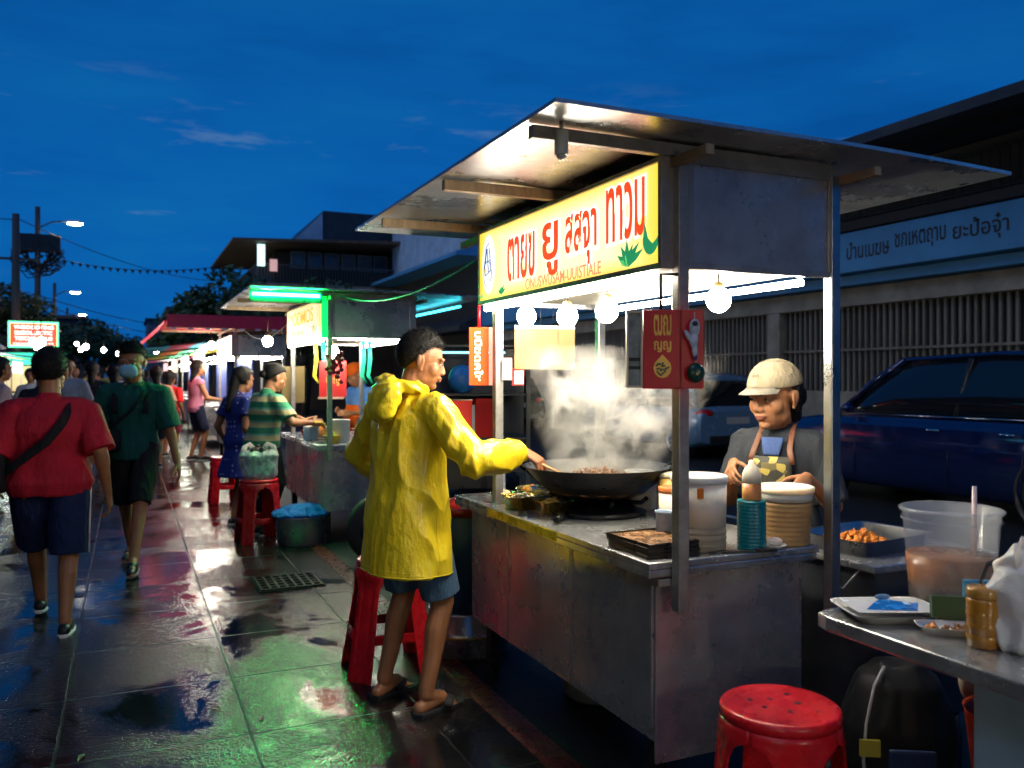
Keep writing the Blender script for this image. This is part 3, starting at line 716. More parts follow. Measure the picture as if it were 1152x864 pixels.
VAL = mat('red_valance', (.9,.03,.1), .5, var=.15)
MB().box(.55,2.9,-.25,-.222,2.20,2.40).build('valance', VAL, s3, .003)
mb = MB(); mb.rings([[(.20,yy,1.98),(.55,yy,2.32),(.55,yy,2.335),(.20,yy,1.995)] for yy in (-.22,2.85)], smooth=False); mb.build('front_awning', VAL, s3)
for k in range(9): MB().box(.6+k*.25,.68+k*.25,-.256,-.251,2.17,2.20).build('fringe', WHITE, s3)
bulb(1.25,14.6,1.95,'added fill bulb at the near corner of the red canopied stall',.06,2.15)  # this bulb and the next two are added to light the people
bulb(1.25,16.2,1.95,'added fill bulb at the far corner of the red canopied stall',.06,2.15)
bulb(1.30,8.9,1.80,'added fill bulb hung from the front roof edge of the second stall',.05,2.12)
canopy_stall(30, 3, [CT, WHITE, CT], 'stall with teal and white canopy on the left side of the street', emitter('cool_face', (.8,.95,1), 2.0), at=-1.9, rz=PI)
canopy_stall(37, 3, [CG, CY, CG], 'stall with green and yellow canopy farther back on the left', None, at=-2.2, rz=PI)
for k, (x, y, z) in enumerate(((-1.7,21,2.2),(-2.1,24,2.3),(-2.6,31,2.4),(-1.3,33,2.5),(-.9,40,2.6),(-1.9,43,2.7),(-.4,46,2.6),(.4,50,2.8),(-2.4,50,3.2),(1.2,42,2.6))):
    ord_ = ['nearest','second','third','fourth','fifth','sixth','seventh','eighth','ninth','farthest'][k]
    t = thing('lantern', (x, y, z), '%s of the small white lights strung over the crowd' % ord_, 'lantern', 0, 'small lights strung over the crowd')
    MB().ell((0,0,0),(.09,.09,.1),seg=12,rows=8).build('glass', emitter('lantern_glow%d' % (k%3), [(1,.9,.75),(.8,.95,1),(1,.8,.6)][k%3], 90), t)
    MB().cyl((0,0,.09),(0,0,.5),.01,seg=6).build('cord', BLACK, t)
# ------------------------------------------------------------------ things on the near counter (counter top z = .853)
CT_ = .8535
IRON = mat('black_wok_iron', (.015,.015,.016), .38, .6, var=.4, vscale=14, bump=.25, bscale=40)
IRONI = mat('wok_inner_grey', (.17,.165,.16), .36, .7, var=.35, vscale=10, bump=.2, bscale=60)
# burner
t = thing('gas_burner', (1.83, 3.17, CT_), 'dark cast burner under the wok', 'burner')
MB().lathe([(.2,0),(.21,.012),(.17,.02),(.15,.05),(.13,.05),(.13,.0)], seg=28).build('base', IRON, t)
for k in range(6):
    a = k*PI/3+.3; MB().tube([(.1*math.cos(a),.1*math.sin(a),.05),(.19*math.cos(a),.19*math.sin(a),.052),(.215*math.cos(a),.215*math.sin(a),.075)], .009, 6).build('prong', IRON, t)
MB().cyl((-.2,-.1,.02),(-.30,-.2,.02),.012).build('gas_pipe', IRON, t)
# wok
t = thing('wok', (1.83, 3.17, CT_+.052), 'large black wok full of stir fry steaming on the burner', 'wok')
R0 = .31
outer = [(.03,0),(.12,.008),(.2,.04),(.262,.09),(R0,.145),(R0+.006,.15)]
mb = MB(); mb.lathe(outer, seg=56, cap=True); 
for f in mb.bm.faces[-2:]: pass
me = mb.bm; top = [f for f in me.faces if len(f.verts) > 10 and f.calc_center_median().z > .1]
bmesh.ops.delete(me, geom=top, context='FACES_ONLY'); mb.build('bowl', IRON, t)
mb = MB(); mb.lathe([(R0+.006,.151),(R0-.004,.149),(.258,.096),(.197,.048),(.12,.016),(.01,.012)], seg=56)
me = mb.bm; top = [f for f in me.faces if len(f.verts) > 10 and f.calc_center_median().z > .1]
bmesh.ops.delete(me, geom=top, context='FACES_ONLY'); mb.build('inner_bowl', IRONI, t)
for a, s_ in ((PI*.83, 1), (-PI*.17, 1)):
    c, d = Vector((math.cos(a), math.sin(a), 0)), Vector((-math.sin(a), math.cos(a), 0))
    P = [c*.296+d*.07+V(0,0,.135), c*.335+d*.06+V(0,0,.165), c*.352+d*.02+V(0,0,.178), c*.352-d*.02+V(0,0,.178), c*.335-d*.06+V(0,0,.165), c*.296-d*.07+V(0,0,.135)]
    MB().tube(P, .0115, 10).build('handle', IRON, t)
FOOD = mat('stir_fry', (.32,.14,.05), .35, var=.6, vscale=40, bump=.3, bscale=60)
FOODO = mat('orange_curry', (.6,.2,.03), .3, var=.4, vscale=40, bump=.3, bscale=60)
def heap(cx, cy, cz, rx, ry, h, n, size, seed, mb=None):
    mb = mb or MB(); rnd = random.Random(seed)
    for k in range(n):
        a = rnd.uniform(0, 2*PI); q = math.sqrt(rnd.random())
        p = Vector((cx+rx*q*math.cos(a), cy+ry*q*math.sin(a), cz+h*(1-q*q)*rnd.uniform(.5,1)))
        M = Euler((rnd.uniform(0,6),rnd.uniform(0,6),rnd.uniform(0,6))).to_matrix()
        s_ = size*rnd.uniform(.6,1.3); mb.ell(p, (s_, s_*.6, s_*.45), M, 6, 4)
    return mb
mb = heap(0, 0, .075, .2, .2, .065, 420, .013, 3); mb.ell((0,0,.06),(.22,.22,.05)); f_ = mb.build('stir_fry_food', FOOD, t); f_['kind'] = 'stuff'
# steam
m, nt, b = nodes('steam_volume'); nt.nodes.remove(b)
out = nt.nodes['Material Output']; pv = nt.nodes.new('ShaderNodeVolumePrincipled'); pv.inputs['Color'].default_value = (1,.96,.92,1); pv.inputs['Anisotropy'].default_value = .1
tc = nt.nodes.new('ShaderNodeTexCoord')
wn = noise_tex(nt, 3.2, 2, .5); 
add = nt.nodes.new('ShaderNodeVectorMath'); add.operation = 'MULTIPLY_ADD'; add.inputs[1].default_value = (.34,.34,.34)
nt.links.new(wn.outputs['Color'], add.inputs[0]); nt.links.new(tc.outputs['Object'], add.inputs[2])
nz = nt.nodes.new('ShaderNodeTexNoise'); nz.inputs['Scale'].default_value = 6.0; nz.inputs['Detail'].default_value = 5; nz.inputs['Roughness'].default_value = .62
nt.links.new(add.outputs[0], nz.inputs[0])
nr = ramp(nt, nz.outputs[0], [(.50, 0), (.60, 1)])
# plume shape: radius grows with height (object origin at the wok rim)
sp_ = nt.nodes.new('ShaderNodeSeparateXYZ'); nt.links.new(tc.outputs['Object'], sp_.inputs[0])
def mth(op, a, b_, c_=None):
    n = nt.nodes.new('ShaderNodeMath'); n.operation = op
    for i, v in enumerate((a, b_, c_)):
        if v is None: continue
        if isinstance(v, (int, float)): n.inputs[i].default_value = v
        else: nt.links.new(v, n.inputs[i])
    return n.outputs[0]
# drift with height (towards the street's far side and the left)
xs = mth('MULTIPLY_ADD', sp_.outputs[2], -.12, sp_.outputs[0]); ys = mth('MULTIPLY_ADD', sp_.outputs[2], -.05, sp_.outputs[1])
rr = mth('SQRT', mth('ADD', mth('MULTIPLY', xs, xs), mth('MULTIPLY', ys, ys)), 0)
rad = mth('MULTIPLY_ADD', sp_.outputs[2], .5, .24)
q = mth('DIVIDE', rr, rad); fall = ramp(nt, q, [(.35, 1), (1, 0)])
hz = ramp(nt, mth('MULTIPLY', sp_.outputs[2], 1.6), [(0, .55), (.12, 1), (.5, .7), (.92, 0)])
dens = mth('MULTIPLY', mth('MULTIPLY', mth('MULTIPLY', nr.outputs[0], fall.outputs[0]), hz.outputs[0]), 13)
base = mth('MULTIPLY', mth('MULTIPLY', fall.outputs[0], ramp(nt, mth('MULTIPLY', sp_.outputs[2], 1.6), [(0, 1), (.25, .25), (.5, 0)]).outputs[0]), 1.0)
nt.links.new(mth('ADD', dens, base), pv.inputs['Density']); nt.links.new(pv.outputs[0], out.inputs['Volume'])
MATS['steam'] = m
mb = MB(); mb.lathe([(.28,.03),(.40,.12),(.50,.30),(.58,.48),(.58,.60)], seg=28)
st = mb.build('steam', m); st.location = (1.88, 3.16, 1.0); tag(st, kind='stuff')

# spatula
SPW = mat('wooden_spoon_wood', (.5,.27,.11), .5, var=.2, vscale=20, stretch=(1,1,4))
def flat_tube(mb, pts, ws, hs, up=(0,0,1)):
    pts = [Vector(p) for p in pts]; secs = []
    for k, p in enumerate(pts):
        d = (pts[min(k+1,len(pts)-1)]-pts[max(k-1,0)]).normalized(); a = d.cross(Vector(up)).normalized(); b_ = a.cross(d)
        secs.append((p, a*ws[k], b_*hs[k]))
    mb.loft(secs, 12)
HANDP = Vector((1.60, 3.25, 1.065)); SPT = Vector((1.78, 3.08, .965))
mb = MB(); d = (SPT-HANDP)
flat_tube(mb, [HANDP-d*.32+V(0,0,.0), HANDP, HANDP+d*.55, HANDP+d*.7, SPT, SPT+d*.2], [.007,.008,.009,.02,.027,.02], [.006,.006,.006,.004,.003,.002])
tag(mb.build('wooden_spatula', SPW), 'wooden spatula held by the man in the yellow raincoat', 'spatula')

# trays stacked
TRM = mat('dark_baking_tray', (.05,.04,.035), .35, .8, var=.4, vscale=12)
for k in range(4):
    t = thing('baking_tray', (1.60+.003*(k%2), 2.40+.004*k, CT_+.001+k*.0115), ['dark baking tray, lowest of the stack', 'second tray from the bottom of the dark stack', 'third tray from the bottom of the dark stack', 'top baking tray of the stack, with brown oily surface'][k]+' at the counter corner', 'baking tray', R(-2+1.4*k), 'stack of dark baking trays')
    mb = MB(); mb.box(-.10,.10,-.125,.125,0,.003)
    for q in ((-.10,-.096,-.125,.125),(.096,.10,-.125,.125),(-.096,.096,-.125,-.121),(-.096,.096,.121,.125)): mb.box(q[0],q[1],q[2],q[3],.003,.0115)
    mb.build('pan', TRM, t, .001)
    if k == 3: MB().box(-.094,.094,-.119,.119,.0034,.006).build('oily_liner', mat('oily_brown', (.25,.13,.06), .25, var=.5, vscale=14), t)
def cont(name, label, cat, x, y, z, r, h, m, parts=(), seg=32, r2=None, group=None):
    t = thing(name, (x, y, z), label, cat, 0, group); r2 = r2 or r
    MB().lathe([(r*.9,0),(r*.97,.004),(r2,h-.008),(r2+.004,h),(r2-.002,h),(r2-.006,h-.006),(r*.94,.008),(.01,.006)], seg=seg).build('body', m, t)
    return t
MILK = mat('milky_plastic', (.8,.72,.62), .35, var=.05, sss=.6)
TANL = mat('tan_soup', (.6,.36,.15), .35, var=.15, vscale=10, sss=.5)
# white bucket
t = thing('white_bucket', (1.768, 2.374, CT_), 'tall white plastic bucket, grey-brown stew showing at its bottom', 'bucket')
MB().lathe([(.084,0),(.089,.006),(.089,.078)], seg=40).build('stew_level', mat('stew_band', (.30,.25,.17), .4, var=.2), t)
MB().lathe([(.089,.079),(.092,.225)], seg=40).build('bucket_wall', MILK, t)
MB().lathe([(.094,.225),(.096,.228),(.096,.244),(.09,.249),(.01,.249)], seg=40).build('lid', WHITE, t)
MB().box(-.064,-.042,-.084,-.074,.178,.214).build('orange_stain', mat('orange_sauce', (.75,.2,.02), .4, var=.2), t, .003)
mb = MB()
for k in range(3): mb.lathe([(.0895,.015+.02*k),(.0915,.02+.02*k),(.0895,.025+.02*k)], seg=40, cap=False)
mb.build('rib', mat('stew_band', (.3,.25,.17)), t)
# teal stack of cups
TEAL = mat('teal_plastic', (.0,.17,.21), .35, var=.1)
t = thing('cup_stack', (1.93, 2.30, CT_), 'stack of ribbed teal plastic cups', 'cups')
mb = MB(); prof = []
for k in range(14): prof += [(.047,k*.0118),(.0495,k*.0118+.005),(.047,k*.0118+.009)]
mb.lathe(prof, seg=32).build('ribbed_side', TEAL, t)
t = thing('sauce_bottle', (1.93, 2.30, CT_+.164), 'squeeze bottle of orange-brown sauce standing on the teal cups', 'bottle')
MB().lathe([(.031,0),(.032,.003),(.032,.056)], seg=24).build('sauce', mat('brown_sauce', (.5,.2,.06), .3, var=.1), t)
MB().lathe([(.032,.0565),(.032,.085),(.022,.108),(.011,.12),(.009,.132),(.004,.134)], seg=24).build('bottle_top', MILK, t)
# tan tub with lid
t = thing('soup_tub', (2.10, 2.33, CT_), 'wide tub of tan soup with translucent white lid', 'tub')
prof = []
for k in range(9): prof += [(.083+.001*k,k*.0165),(.086+.001*k,k*.0165+.008),(.083+.001*k,k*.0165+.014)]
MB().lathe(prof, seg=36).build('tub_wall', TANL, t)
MB().lathe([(.093,.15),(.096,.178)], seg=36).build('rim_band', MILK, t)
MB().lathe([(.098,.178),(.101,.182),(.101,.196),(.093,.200),(.09,.194),(.01,.194)], seg=36).build('lid', MILK, t)
cont('enamel_cup', 'small grey-blue enamel cup beside the tray stack', 'cup', 1.72, 2.50, CT_, .035, .11, mat('grey_blue_enamel', (.3,.38,.5), .3, var=.08))
def jar(x, y, r, h, bodym, lidm, label, seg=24, lidh=.02):
    t = thing('food_jar', (x, y, CT_), label, 'jar', 0, 'jars behind the wok')
    MB().lathe([(r*.92,0),(r,.005),(r,h-lidh-.001)], seg=seg).build('body', bodym, t)
    MB().lathe([(r*1.03,h-lidh),(r*1.06,h-lidh*.7),(r*1.06,h-.003),(r*.98,h)], seg=seg).build('lid', lidm, t)
YEL = mat('yellow_food', (.75,.48,.12), .4, var=.15)
jar(2.03,2.92,.052,.19,YEL,mat('cream_lid', (.8,.68,.45), .4, var=.05),'round jar with cream lid right of the wok')
jar(2.09,2.74,.048,.20,mat('pale_yellow_plastic', (.8,.75,.5), .4, var=.05),WHITE,'white lidded jar just right of the front post')
jar(1.90,2.72,.05,.16,MILK,mat('orange_lid', (.7,.2,.05), .4, var=.1),'white jar with orange-brown lid beside the wok handle')
jar(2.07,3.2,.07,.17,MILK,WHITE,'pale container in the steam right behind the wok')
jar(2.06,3.45,.075,.18,mat('cream_plastic', (.75,.6,.4), .4, var=.05),WHITE,'cream container in the steam left behind the wok')
jar(1.92,3.72,.05,.17,STEEL,STEEL,'polished steel canister by the far post')
BRS = mat('brass_yellow_steel', (.75,.5,.12), .25, .85, var=.15)
def gbowl(x, y, r, h, foodm, label, m=BRS, square=False):
    t = thing('food_pan', (x, y, CT_), label, 'food pan', 0, 'food pans left of the wok')
    if square:
        mb = MB(); mb.loft([(V(0,0,0),V(r*.85,0,0),V(0,r*.6,0)),(V(0,0,h),V(r,0,0),V(0,r*.75,0)),(V(0,0,h+.002),V(r*1.08,0,0),V(0,r*.82,0)),(V(0,0,h-.004),V(r*.96,0,0),V(0,r*.7,0)),(V(0,0,h*.5),V(r*.9,0,0),V(0,r*.65,0))], 28, 5)
        mb.build('pan', m, t)
    else:
        MB().lathe([(r*.75,0),(r*.95,h*.7),(r*1.06,h),(r*.93,h-.003),(r*.85,h*.6),(.01,h*.55)], seg=28).build('pan', m, t)
    mb = heap(0,0,h*.6,r*.8,r*(.6 if square else .8),h*.55,90,.012,int(x*99+y*37)); q = mb.build('food', foodm, t); q['kind'] = 'stuff'
gbowl(1.585,3.62,.055,.05,mat('cream_food', (.8,.62,.4), .5, var=.2),'small round yellow metal bowl nearest the counter end')
gbowl(1.60,3.42,.085,.055,mat('white_noodles', (.8,.72,.55), .5, var=.15),'yellow metal pan heaped with pale noodles', square=True)
gbowl(1.66,3.24,.08,.055,YEL,'yellow metal pan beside the wok rim', square=True)
gbowl(1.76,3.63,.09,.06,FOODO,'round pan of orange food behind the pale noodles')
gbowl(1.75,3.47,.08,.08,mat('white_rice', (.8,.78,.7), .5, var=.1),'pan of white rice in front of the steel canister', STEEL)
t = thing('cardboard_box', (1.86,3.55,CT_), 'small open cardboard box behind the noodle pan', 'box')
MB().box(-.06,.06,-.05,.05,0,.12).build('box_side', mat('cardboard', (.5,.32,.16), .8, var=.15), t, .002)
MB().quad((-.06,-.052,.121),(.06,-.052,.121),(.07,-.1,.15),(-.07,-.1,.15)).build('flap', MATS['cardboard'], t)
t = thing('ladle', (1.66,3.37,CT_+.02), 'black handled ladle leaning against the wok edge', 'ladle')
MB().tube([(0,0,.09),(-.05,.01,.14),(-.09,.02,.17)],.008).build('handle', BLACK, t)
MB().ell((.01,0,.08),(.03,.03,.012)).build('spoon', STEEL, t)
t = thing('saucer', (2.045,2.215+.07,CT_), 'white saucer with small bag between the teal cups and the soup tub', 'saucer')
t.location = (2.00,2.27,CT_)
MB().lathe([(.025,0),(.042,.012),(.04,.013),(.01,.006)], seg=24).build('dish', WHITE, t)
MB().ell((0,0,.022),(.03,.026,.014)).build('small_bag', MILK, t)
t = thing('kitchen_knife', (1.83,2.262,CT_+.002), 'dark cleaver lying on the counter below the white bucket', 'knife', R(-20))
MB().prism([(-.09,-.012),(.07,-.012),(.07,.0),(-.09,.028)], 0, .004).build('blade', BLACK, t, .0008)
MB().box(.071,.14,-.011,.005,-.001,.012).build('handle', BLACK, t, .003)

# hanging cards / papers at the far end
CARD = mat('cream_card', (.2,.145,.055), .6, var=.06, vscale=5)
for k, (x, w_) in enumerate(((1.695,.105),(1.80,.10),(1.895,.085))):
    t = thing('hanging_card', (x,3.60-.012*k,1.575), ['left cream price card hung under the bulbs','middle cream price card hung under the bulbs','right cream price card hung under the bulbs'][k], 'card', R(-14), 'cream cards hanging under the bulbs')
    MB().box(-w_/2,w_/2,-.002,.002,-.105,.10).build('sheet', CARD, t)
    MB().box(-w_/2,w_/2,-.005,-.0025,.085,.10).build('clip_rail', WHITE, t)
    for sx in (-.03,.03): MB().cyl((sx,0,.1),(sx,0,.205),.0012,seg=5).build('string', BLACK, t)
t = thing('hanging_sign', (1.50,3.70,1.53), 'narrow orange-red vertical sign with white letters at the far post', 'sign', R(-22))
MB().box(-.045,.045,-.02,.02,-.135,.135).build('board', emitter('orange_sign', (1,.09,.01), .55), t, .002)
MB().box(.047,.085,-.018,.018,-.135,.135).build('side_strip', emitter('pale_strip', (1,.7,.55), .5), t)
text('lettering','บมืฆดคใช',.08,SIGNW,t,(0,-.0225,0),(0,0,-1),(1,0,0),width=.23,height=.04,bold=.002,extrude=.001)
MB().cyl((0,0,.135),(0,0,.24),.008).build('hanger', RED, t)
t = thing('red_banner', (1.47,3.86,1.24), 'small red cloth hanging below the orange vertical sign', 'banner', R(-22))
MB().box(-.045,.055,-.003,.003,-.08,.08).build('cloth', mat('red_cloth', (.5,.02,.02), .7, var=.15), t)
MB().cyl((-.05,0,.082),(.06,0,.082),.004).build('rod', STEEL_F, t)
t = thing('paper_tag', (1.665,3.62,1.435), 'small white tag in a red holder below the cream cards', 'tag', R(-20))
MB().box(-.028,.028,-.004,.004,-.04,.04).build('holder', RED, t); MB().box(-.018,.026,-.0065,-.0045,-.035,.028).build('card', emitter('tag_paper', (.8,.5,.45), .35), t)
MB().cyl((0,0,.04),(0,0,.06),.001,seg=5).build('string', BLACK, t)
t = thing('paper_note', (1.575,3.55,1.47), 'small pale pink note taped to the far front post', 'note', R(-20))
MB().box(-.02,.025,-.003,.0,-.05,.05).build('paper', mat('pink_paper', (.75,.5,.42), .6, var=.05), t)
# red hanging board on the front post
t = thing('hanging_board', (1.475,2.135,1.515), 'red board with gold writing and emblem hanging on the front post', 'sign', R(-22))
REDB = mat('glossy_red_board', (.55,.012,.022), .35, var=.08)
MB().box(-.075,.108,-.012,.012,-.118,.118).build('board', REDB, t, .003)
fr = MB()
for q in ((-.125,-.119,-.115,.115),(-.083,-.077,-.115,.115),(-.119,-.083,-.115,-.108),(-.119,-.083,.108,.115)): fr.box(q[0],q[1],-.012,.012,q[2],q[3])
fr.build('side_frame', mat('cream_frame', (.6,.45,.35), .5, var=.1), t, .001)
gl = MB().box(-.119,-.083,-.004,.004,-.108,.108).build('side_glass', mat('grey_glass', (.25,.27,.26), .15, var=.4, vscale=20), t)
for z in (-.03,-.055): MB().box(-.118,-.084,-.0065,-.0045,z-.005,z+.005).build('dark_band', BLACK, gl)
MB().box(.035,.039,-.0155,-.0125,-.118,.118).build('fold', mat('dark_red_edge', (.25,.01,.015), .5, var=.1), t)
GOLD = mat('gold_paint', (.8,.45,.1), .35, .3, var=.1)
text('lettering','ฒฌ',.07,GOLD,t,(-.018,-.0135,.072),(1,0,0),width=.052,height=.062,bold=.001,extrude=.001)
text('lettering','ญญ',.05,GOLD,t,(-.018,-.0135,.008),(1,0,0),width=.052,height=.034,bold=.001,extrude=.001)
mb = MB(); mb.prism([(.027*math.sin(2*PI*i/12)*(1 if i not in (0,) else 1), -.056+.03*math.cos(2*PI*i/12)*(1.35 if i==0 else 1)) for i in range(12)], 0, .001, Matrix(((1,0,0,-.018),(0,0,-1,-.0125),(0,1,0,0),(0,0,0,1))))
e_ = mb.build('emblem', GOLD, t)
mb = MB(); rnd = random.Random(3)
for k in range(26):
    a, q = rnd.uniform(0,6.28), rnd.uniform(.2,1); mb.ell((-.018+.02*q*math.cos(a),-.0145,-.056+.023*q*math.sin(a)),(.004,.0015,.003),None,6,4)
mb.build('emblem_pattern', mat('dark_green_enamel', (.05,.14,.08), .4, var=.6, vscale=80), e_)
MB().tube([(-.02,0,.118),(-.02,0,.225),(.03,.0,.225),(.03,.03,.225)],.005).build('hook', BLACK, t)
t = thing('fish_pendant', (1.535,2.083,1.55), 'blue and white hanging ornament in front of the red board', 'ornament', R(-22))
PEN = mat('pearl_blue', (.45,.5,.62), .3, var=.25, vscale=40)
mb = MB(); mb.ell((0,0,.028),(.016,.012,.028)); mb.ell((-.003,0,-.006),(.014,.01,.026)); mb.ell((-.019,0,.004),(.008,.006,.02), Matrix.Rotation(R(-30),3,'Y')); mb.ell((.001,0,-.036),(.009,.007,.026)); mb.build('body', PEN, t)
MB().ell((0,-.009,.04),(.009,.006,.008)).build('dark_cap', BLACK, t)
MB().ell((.002,0,-.052),(.006,.005,.018)).build('tassel', mat('navy_thread', (.03,.04,.15), .6, var=.3), t)
MB().cyl((0,0,.055),(0,0,.075),.001,seg=5).build('string', WHITE, t)
t = thing('gourd_pendant', (1.54,2.083,1.445), 'dark green round charm under the hanging ornament', 'ornament', R(-22))
MB().ell((0,0,0),(.027,.014,.03)).build('gourd', mat('dark_green_glaze', (.01,.05,.035), .25, var=.3), t)
MB().ell((0,-.014,-.004),(.004,.002,.004)).build('stud', GOLD, t)
MB().cyl((0,0,.028),(0,0,.05),.001,seg=5).build('string', WHITE, t)

# ------------------------------------------------------------------ side cart with the tray, right of the stall
t = thing('side_cart', (2.30,2.0,0), 'dark metal side cart under the tray of fried food', 'cart')
MB().box(0,.62,.12,.6,.765,.79).build('shelf_top', STEEL_D, t, .004)
mb = MB(); mb.rings([[(.08,.18,.2),(.52,.18,.2),(.52,.55,.2),(.08,.55,.2)],[(.02,.14,.764),(.6,.14,.764),(.6,.58,.764),(.02,.58,.764)]], smooth=False); mb.build('bin_body', mat('dark_grey_paint', (.06,.065,.08), .5, .3, var=.3, vscale=6), t, .004)
for x in (.1,.5):
    for y in (.2,.52): MB().cyl((x,y,0),(x,y,.2),.018).build('leg', BLACK, t)
t = thing('food_tray', (2.55,2.40,.7905), 'steel tray of orange fried pieces beside the stall', 'tray', R(8))
mb = MB(); a,b_ = .20,.15
mb.loft([(V(0,0,0),V(a*.93,0,0),V(0,b_*.93,0)),(V(0,0,.055),V(a,0,0),V(0,b_,0)),(V(0,0,.058),V(a*1.07,0,0),V(0,b_*1.08,0)),(V(0,0,.053),V(a*.98,0,0),V(0,b_*.97,0)),(V(0,0,.012),V(a*.92,0,0),V(0,b_*.9,0))], 40, 9)
mb.build('pan', STEEL, t)
mb = heap(-.04,0,.015,.13,.10,.045,150,.016,9); q = mb.build('fried_food', mat('orange_fried', (.75,.22,.03), .35, var=.5, vscale=50, bump=.2), t); q['kind'] = 'stuff'
mb = heap(-.13,.05,.02,.04,.05,.03,26,.018,10); q = mb.build('brown_food', FOOD, t); q['kind']='stuff'
# chain from the rear post to the cart
tag(MB().tube([(2.215,2.23,.72),(2.26,2.22,.70),(2.30,2.21,.74),(2.32,2.2,.765)],.004).build('chain', STEEL_F), 'thin chain tying the rear post to the side cart', 'chain')
# ------------------------------------------------------------------ people
def ik(a, c, l1, l2, hint):
    a, c, hint = Vector(a), Vector(c), Vector(hint); d = c-a; L = d.length
    if L > (l1+l2)*.999: c = a+d*((l1+l2)*.999/L); d = c-a; L = d.length
    x = (l1*l1-l2*l2+L*L)/(2*L); h = math.sqrt(max(0, l1*l1-x*x)); u = d/L
    n = (hint-u*hint.dot(u)).normalized(); return a+u*x+n*h, c
def hand(mb, wrist, direc, palm_n, side, s=1, curl=.35, spread=.04, pinch=None, fr=.0088):
    # direc: wrist->knuckles, palm_n: out of the palm, side: towards the thumb
    d = Vector(direc).normalized(); n = (Vector(palm_n)-d*Vector(palm_n).dot(d)).normalized(); t = d.cross(n)
    if t.dot(Vector(side)) < 0: t = -t
    w = Vector(wrist)
    mb.loft([(w-d*.01*s, t*.026*s, n*.02*s), (w+d*.02*s, t*.033*s, n*.018*s), (w+d*.055*s, t*.041*s, n*.015*s), (w+d*.085*s, t*.040*s, n*.013*s), (w+d*.094*s, t*.034*s, n*.009*s)], 14, 2.4)
    lens = [(.040,.026,.02),(.044,.029,.021),(.041,.027,.02),(.032,.021,.018)]
    for k in range(4):
        off = (.0295-.0197*k)*s; p = w+d*(.086 - abs(k-1.2)*.004)*s+t*off
        ang = 0; dd0 = (d+t*spread*(1.5-k)).normalized()
        for j, L in enumerate(lens[k]):
            ang += curl*(1.0 if j == 0 else 1.15)*(1+.12*k)
            dd = dd0*math.cos(ang)+n*math.sin(ang)
            q = p+dd*L*s; mb.cap(p, q, fr*s*(1-.08*j), fr*s*(1-.08*(j+1)), 10); p = q
    p = w+d*.022*s+t*.026*s+n*.008*s
    for j, (L, a) in enumerate(((.04,.75),(.03,.45),(.024,.2))):
        dd = (t*math.sin(a)+d*math.cos(a)+n*(.35+curl*.6)).normalized()
        q = p+dd*L*s; mb.cap(p, q, (.0125-.0015*j)*s, (.011-.0015*j)*s, 10); p = q
def head_parts(mb, M, s, ears=True, detail=True):
    R3 = M.to_3x3(); T = lambda *p: M @ Vector(p)
    def E(c, r, rot=None):
        mb.ell(T(*c), [q*s for q in r], R3 @ (rot or Matrix.Identity(3)) if True else None, 18, 12)
    # M already carries scale in translation of points: points are in metres*s
    E((0,-.012*s,.035*s),(.077,.093,.085)); E((0,.018*s,-.025*s),(.064,.070,.088)); E((0,.03*s,-.055*s),(.05,.05,.05))
    E((0,.060*s,-.088*s),(.024,.022,.017)); 
    for q in (-1, 1):
        E((q*.042*s,.01*s,-.058*s),(.02,.034,.032)); E((q*.038*s,.046*s,-.022*s),(.030,.030,.034))
        E((q*.028*s,.077*s,.027*s),(.026,.013,.010))
        E((q*.012*s,.092*s,-.030*s),(.0085,.010,.008))
        if ears:
            E((q*.079*s,-.012*s,-.004*s),(.007,.019,.032), Matrix.Rotation(q*R(-18),3,'Z')); E((q*.083*s,-.022*s,.006*s),(.007,.010,.024), Matrix.Rotation(q*R(-25),3,'Z'))
            E((q*.079*s,-.004*s,-.03*s),(.006,.009,.011))
        if detail: E((q*.030*s,.076*s,.0135*s),(.016,.0105,.0055)); E((q*.030*s,.0745*s,-.0015*s),(.015,.010,.005))
    mb.cap(T(0,.080*s,.015*s), T(0,.0965*s,-.024*s), .008*s, .0118*s, 10)
    E((0,.082*s,-.052*s),(.026,.012,.010)); E((0,.0895*s,-.050*s),(.021,.0085,.0055)); E((0,.0875*s,-.0615*s),(.018,.0085,.0065))
